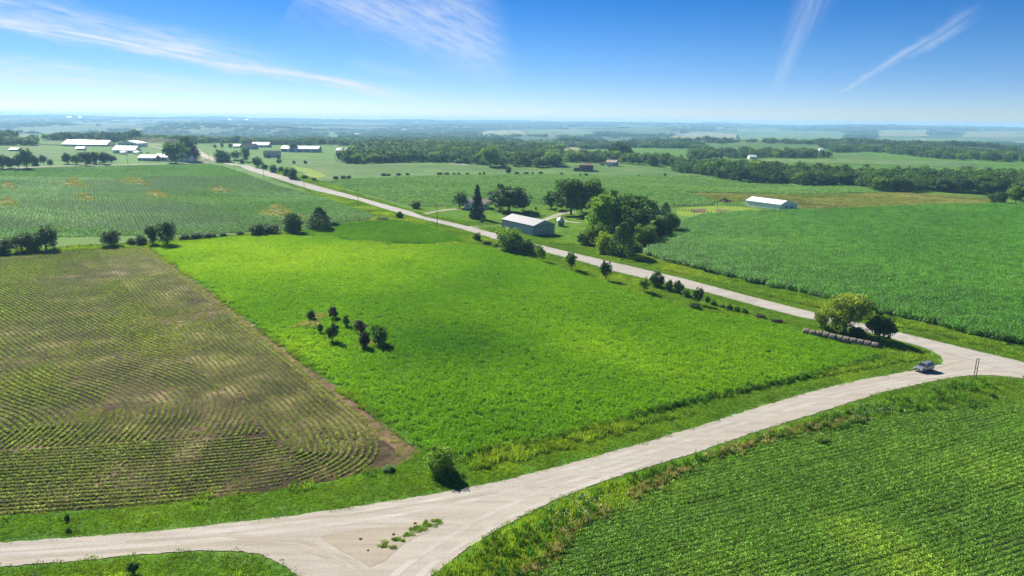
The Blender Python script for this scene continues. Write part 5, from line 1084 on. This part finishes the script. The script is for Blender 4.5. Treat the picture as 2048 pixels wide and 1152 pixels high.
 (101, 329, 11, 12, 'bush', 't_green', 'low bush left of the dark grove'),
 (430, 296, 7, 8, 'ball', 't_dark', 'round tree left of three on the far lawn'),
 (444, 295, 9, 8, 'ball', 't_dark', 'middle round tree of three on the far lawn'),
 (461, 296, 9, 10, 'ball', 't_dark', 'right round tree of three on the far lawn'),
 (270, 285, 26, 30, 'oak', 't_dark', 'broad tree right behind the blue-white barn'),
 (222, 284, 20, 20, 'oak', 't_dark', 'tree left behind the blue-white barn'),
 (285, 292, 11, 15, 'bush', 't_dark', 'low bush at the right wall of the blue-white barn'),
 (1240, 320, 36, 46, 'oak', 't_dark', 'large dark tree standing behind the tan-roofed garage'),
 (980, 332, 40, 40, 'tall', 't_light', 'tall pale tree at the front of the middle woods'),
 (586, 303, 18, 18, 'oak', 't_dark', 'dark tree in front of the long white shed'),
 (2030, 411, 42, 44, 'oak', 't_light', 'pale leafy tree at the right edge beyond the corn'),
 (1995, 411, 28, 38, 'oak', 't_green', 'rounded tree left of the pale one at the right edge'),
]: tree(*a)
HB = 'bushes on the fence line across the far bean field'
for px, py, h, w in [(672, 358, 6, 13), (686, 357, 6, 12), (697, 357, 6, 12), (768, 352, 6, 14), (778, 352, 5, 8), (797, 351, 5, 11), (815, 350.5, 5, 8), (880, 349.5, 5, 14), (894, 349.5, 5, 12), (908, 349, 4, 6), (917, 349, 4, 7), (935, 349, 4, 9), (960, 349, 4, 6), (968, 349, 5, 6), (1034, 348, 5, 10), (1052, 348, 4, 12), (1065, 348, 4, 5), (1081, 348, 5, 12), (1123, 350, 5, 6), (1172, 352, 6, 8), (1160, 351, 4, 6), (1330, 352, 6, 6), (1277, 352, 3, 4), (610, 357, 7, 14), (628, 360, 5, 12)]:
    tree(px, py, h, w, 'bush', 't_dark', 'small dark bush on the fence line edging the far bean field', HB)
tree(1017, 348, 14, 14, 'ball', 't_dark', 'lone round tree on the fence line of the far bean field')
# woods: the trees that show largest are things, the rest is one mass
WOODF = [area(q, 20) for q in (
    [(1335, 343), (1400, 351), (1450, 360), (1520, 366), (1600, 371), (1700, 370), (1760, 382), (1830, 385), (1900, 383), (1985, 391), (2090, 392), (2090, 367), (1980, 363), (1880, 362), (1780, 361), (1700, 357), (1650, 354), (1560, 349), (1450, 342), (1380, 337)],
    [(682, 324), (700, 318), (760, 312), (860, 309), (980, 309), (1110, 318), (1120, 334), (1040, 334), (950, 329), (850, 324), (760, 327), (700, 328)])]
pts = np.concatenate([np.c_[fill(WOODF[0], 8.8, 51)], np.c_[fill(WOODF[1], 10.5, 52)]])
order = np.argsort(np.hypot(pts[:, 0], pts[:, 1])); pts = pts[order]
rt = pts[pts[:, 0] > 100]; mdl = pts[pts[:, 0] <= 100]
for i, (x_, y_) in enumerate(np.vstack([rt[:135], mdl[:60]])):
    g = random.Random(i); right = x_ > 100; h = g.choice([g.uniform(5.5, 9), g.uniform(8, 12), g.uniform(10, 14.5)])
    mt_ = g.choice(['t_wood', 't_wood', 't_wood', 't_green', 't_light', 't_dark']); ad = {'t_wood': 'mid green ', 't_green': 'fresh green ', 't_light': 'pale green ', 't_dark': 'dark green '}
    sz = 'tall' if h > 11 else 'short' if h < 8 else 'middling'
    if right:
        lb, gp = sz+' tree in the wood edge '+('below the tan-roofed garage' if x_ < 170 else 'behind the white shed' if x_ < 265 else 'behind the dry pasture' if x_ < 340 else 'at the right picture edge'), 'trees of the woodland edge at right'
    else: lb, gp = sz+' tree at the front of the middle woods '+('near the white-roofed shed' if x_ < -120 else 'around the dark-roofed house' if x_ < -50 else 'left of the brown house'), 'trees at the front of the middle woods'
    tree_at((x_, y_, float(hz(x_, y_))), h, h*g.uniform(.95, 1.45), g.choice(['wood', 'wood', 'oak', 'tall']), mt_, ad[mt_]+lb, gp)
REST = np.vstack([rt[135:], mdl[60:]])
source('tree', [quadmesh('wood_crown', norm_unit(crown(80+i, .50, .50, .5, 36, 34, .085, .18, low=.05)), M[('t_wood', 't_wood', 't_green', 't_light', 't_dark', 't_wood', 't_wood', 't_green')[i]]) for i in range(8)])
def grove(seed):
    g = np.random.default_rng(seed); q = []
    for _ in range(9):
        c = norm_unit(crown(seed*20+_, .5, .48, .5, 14, 16, .17, .22, low=.05)); s = .75+.5*g.random(); q.append(c*np.array([.42*s, .42*s, s])+np.r_[(g.random(2)-.5)*.9, 0])
    return np.concatenate(q)
source('grove', [quadmesh('grove', grove(i), M['t_wood']) for i in range(1, 6)])
hgt = 8.5+6*RNG.random(len(REST)); scatter('wood_mass', 'tree', REST[:, 0], REST[:, 1], scl=hgt*(.95+.5*RNG.random(len(REST))), zs=hgt, label='deeper trees of the woods behind the pasture and bean field')
OPEN = [area(q, 10) for q in ([(-80, 345), (-80, 292), (120, 281), (235, 285), (430, 290), (470, 288), (480, 300), (560, 300), (700, 294), (720, 312), (690, 322), (1120, 345), (1250, 326), (1330, 338), (1415, 349), (1120, 352), (640, 365), (560, 372), (0, 345)], [(20, 279), (40, 269), (165, 268), (165, 276), (60, 281)], [(630, 279), (640, 271), (692, 271), (692, 279)], [(950, 272), (970, 261), (1050, 259), (1110, 258), (1190, 262), (1195, 273)], [(1120, 303), (1128, 293), (1168, 295), (1162, 304)],
    [(1330, 278), (1360, 266), (1420, 263), (1480, 261), (1690, 263), (1695, 285), (1560, 287), (1400, 280)], [(1750, 273), (1755, 260), (1860, 260), (1860, 274), (2060, 277), (2060, 288), (1740, 285)], [(1920, 275), (1928, 262), (2090, 261), (2090, 279)], [(1826, 308), (1832, 301), (1888, 302), (1888, 309)], [(1660, 314), (1680, 306), (1742, 309), (1792, 321), (1700, 320)], [(1475, 327), (1540, 317), (1700, 317), (1962, 323), (1962, 338), (1800, 333), (1650, 328)], [(1295, 331), (1320, 321), (1360, 320), (1385, 328)])]
def wedge(r0, r1, n_, seed):      # even scatter over the ground ahead between two distances
    g = np.random.default_rng(seed); rr = np.sqrt(r0*r0+(r1*r1-r0*r0)*g.random(n_)); a = np.radians(g.uniform(-46, 46, n_)); return rr*np.sin(a), rr*np.cos(a)
NEARLAND = np.vstack([WOODF[0][:0], area([(-200, 470), (-200, 335), (430, 322), (690, 322), (1120, 340), (1380, 345), (1760, 388), (2200, 395), (2200, 1150), (-200, 1150)], 40)])
BELT = [area(q, 8) for q in ([(1375, 322), (1450, 318), (1545, 316), (1545, 309), (1450, 307), (1380, 311)], [(1545, 317), (1660, 316), (1660, 311), (1545, 311)], [(1660, 306), (1740, 304), (1830, 313), (1890, 320), (2070, 326), (2070, 316), (1890, 310), (1830, 301), (1740, 297), (1660, 300)],
    [(1200, 327), (1250, 327), (1335, 336), (1372, 334), (1345, 326), (1230, 316), (1190, 317)], [(1120, 325), (1200, 326), (1195, 316), (1125, 316)], [(-60, 292), (0, 291), (70, 292), (70, 286), (0, 285), (-60, 285)], [(75, 284), (125, 281.5), (125, 279.5), (75, 281)], [(195, 284), (300, 286), (430, 287), (480, 286), (480, 276), (400, 273), (300, 277), (195, 277)],
    [(480, 290), (560, 290), (700, 292), (700, 283), (560, 279), (480, 280)], [(700, 311), (760, 309), (860, 307), (1000, 306), (1120, 316), (1125, 302), (1050, 290), (950, 286), (850, 284), (760, 290), (710, 298)])]
bp_ = np.concatenate([np.c_[fill(q, 11, 70+i)] for i, q in enumerate(BELT)]); k = vnoise(bp_[:, 0], bp_[:, 1], 60, 2, 4) > .30; x, y = bp_[k].T; h = 6+8*RNG.random(len(x))
scatter('wood_mass', 'tree', x, y, scl=h*(1.0+.5*RNG.random(len(x))), zs=h, label='tree belts in the middle distance behind the farms')
for i, (r0, r1, n_, s0, thr) in enumerate(((1500, 3200, 9000, 24, .47), (3200, 6500, 9000, 40, .48), (6500, 14000, 12000, 70, .40))):
    x, y = wedge(r0, r1, n_, 62+i); k = free(x, y, OPEN) & (vnoise(x, y, 420+260*i, 4, 3) > thr); x, y = x[k], y[k]; sc = s0*(.8+.5*RNG.random(len(x)))
    scatter('distant_woods', 'grove', x, y, scl=sc, zs=(7+6*RNG.random(len(x)))*(1+.12*i), label=('woods on the nearer hazy hills', 'woods on the farther hazy hills', 'faint blue woods along the horizon')[i])
# ------------------------------------------------------------------ haze
HAZE = 1.15e-4
def haze():
    m, nt = newmat('haze'); v = nt.nodes.new('ShaderNodeVolumePrincipled'); v.inputs['Color'].default_value = (.37, .67, 1, 1); v.inputs['Density'].default_value = HAZE; v.inputs['Anisotropy'].default_value = .15
    v.inputs['Density Attribute'].default_value = ''; o = nt.nodes.new('ShaderNodeOutputMaterial'); nt.links.new(v.outputs[0], o.inputs['Volume'])
    b = bmesh.new(); bmesh.ops.create_cube(b, size=1); me = bpy.data.meshes.new('haze'); b.to_mesh(me); me.materials.append(m)
    q = bpy.data.objects.new('haze', me); COL.objects.link(q); lo, hi = -110, 90; q.scale = (32000, 32000, hi-lo); q.location = (0, 0, (hi+lo)/2)
    tag(q, 'pale blue summer haze over the distant hills', kind='stuff')
haze()
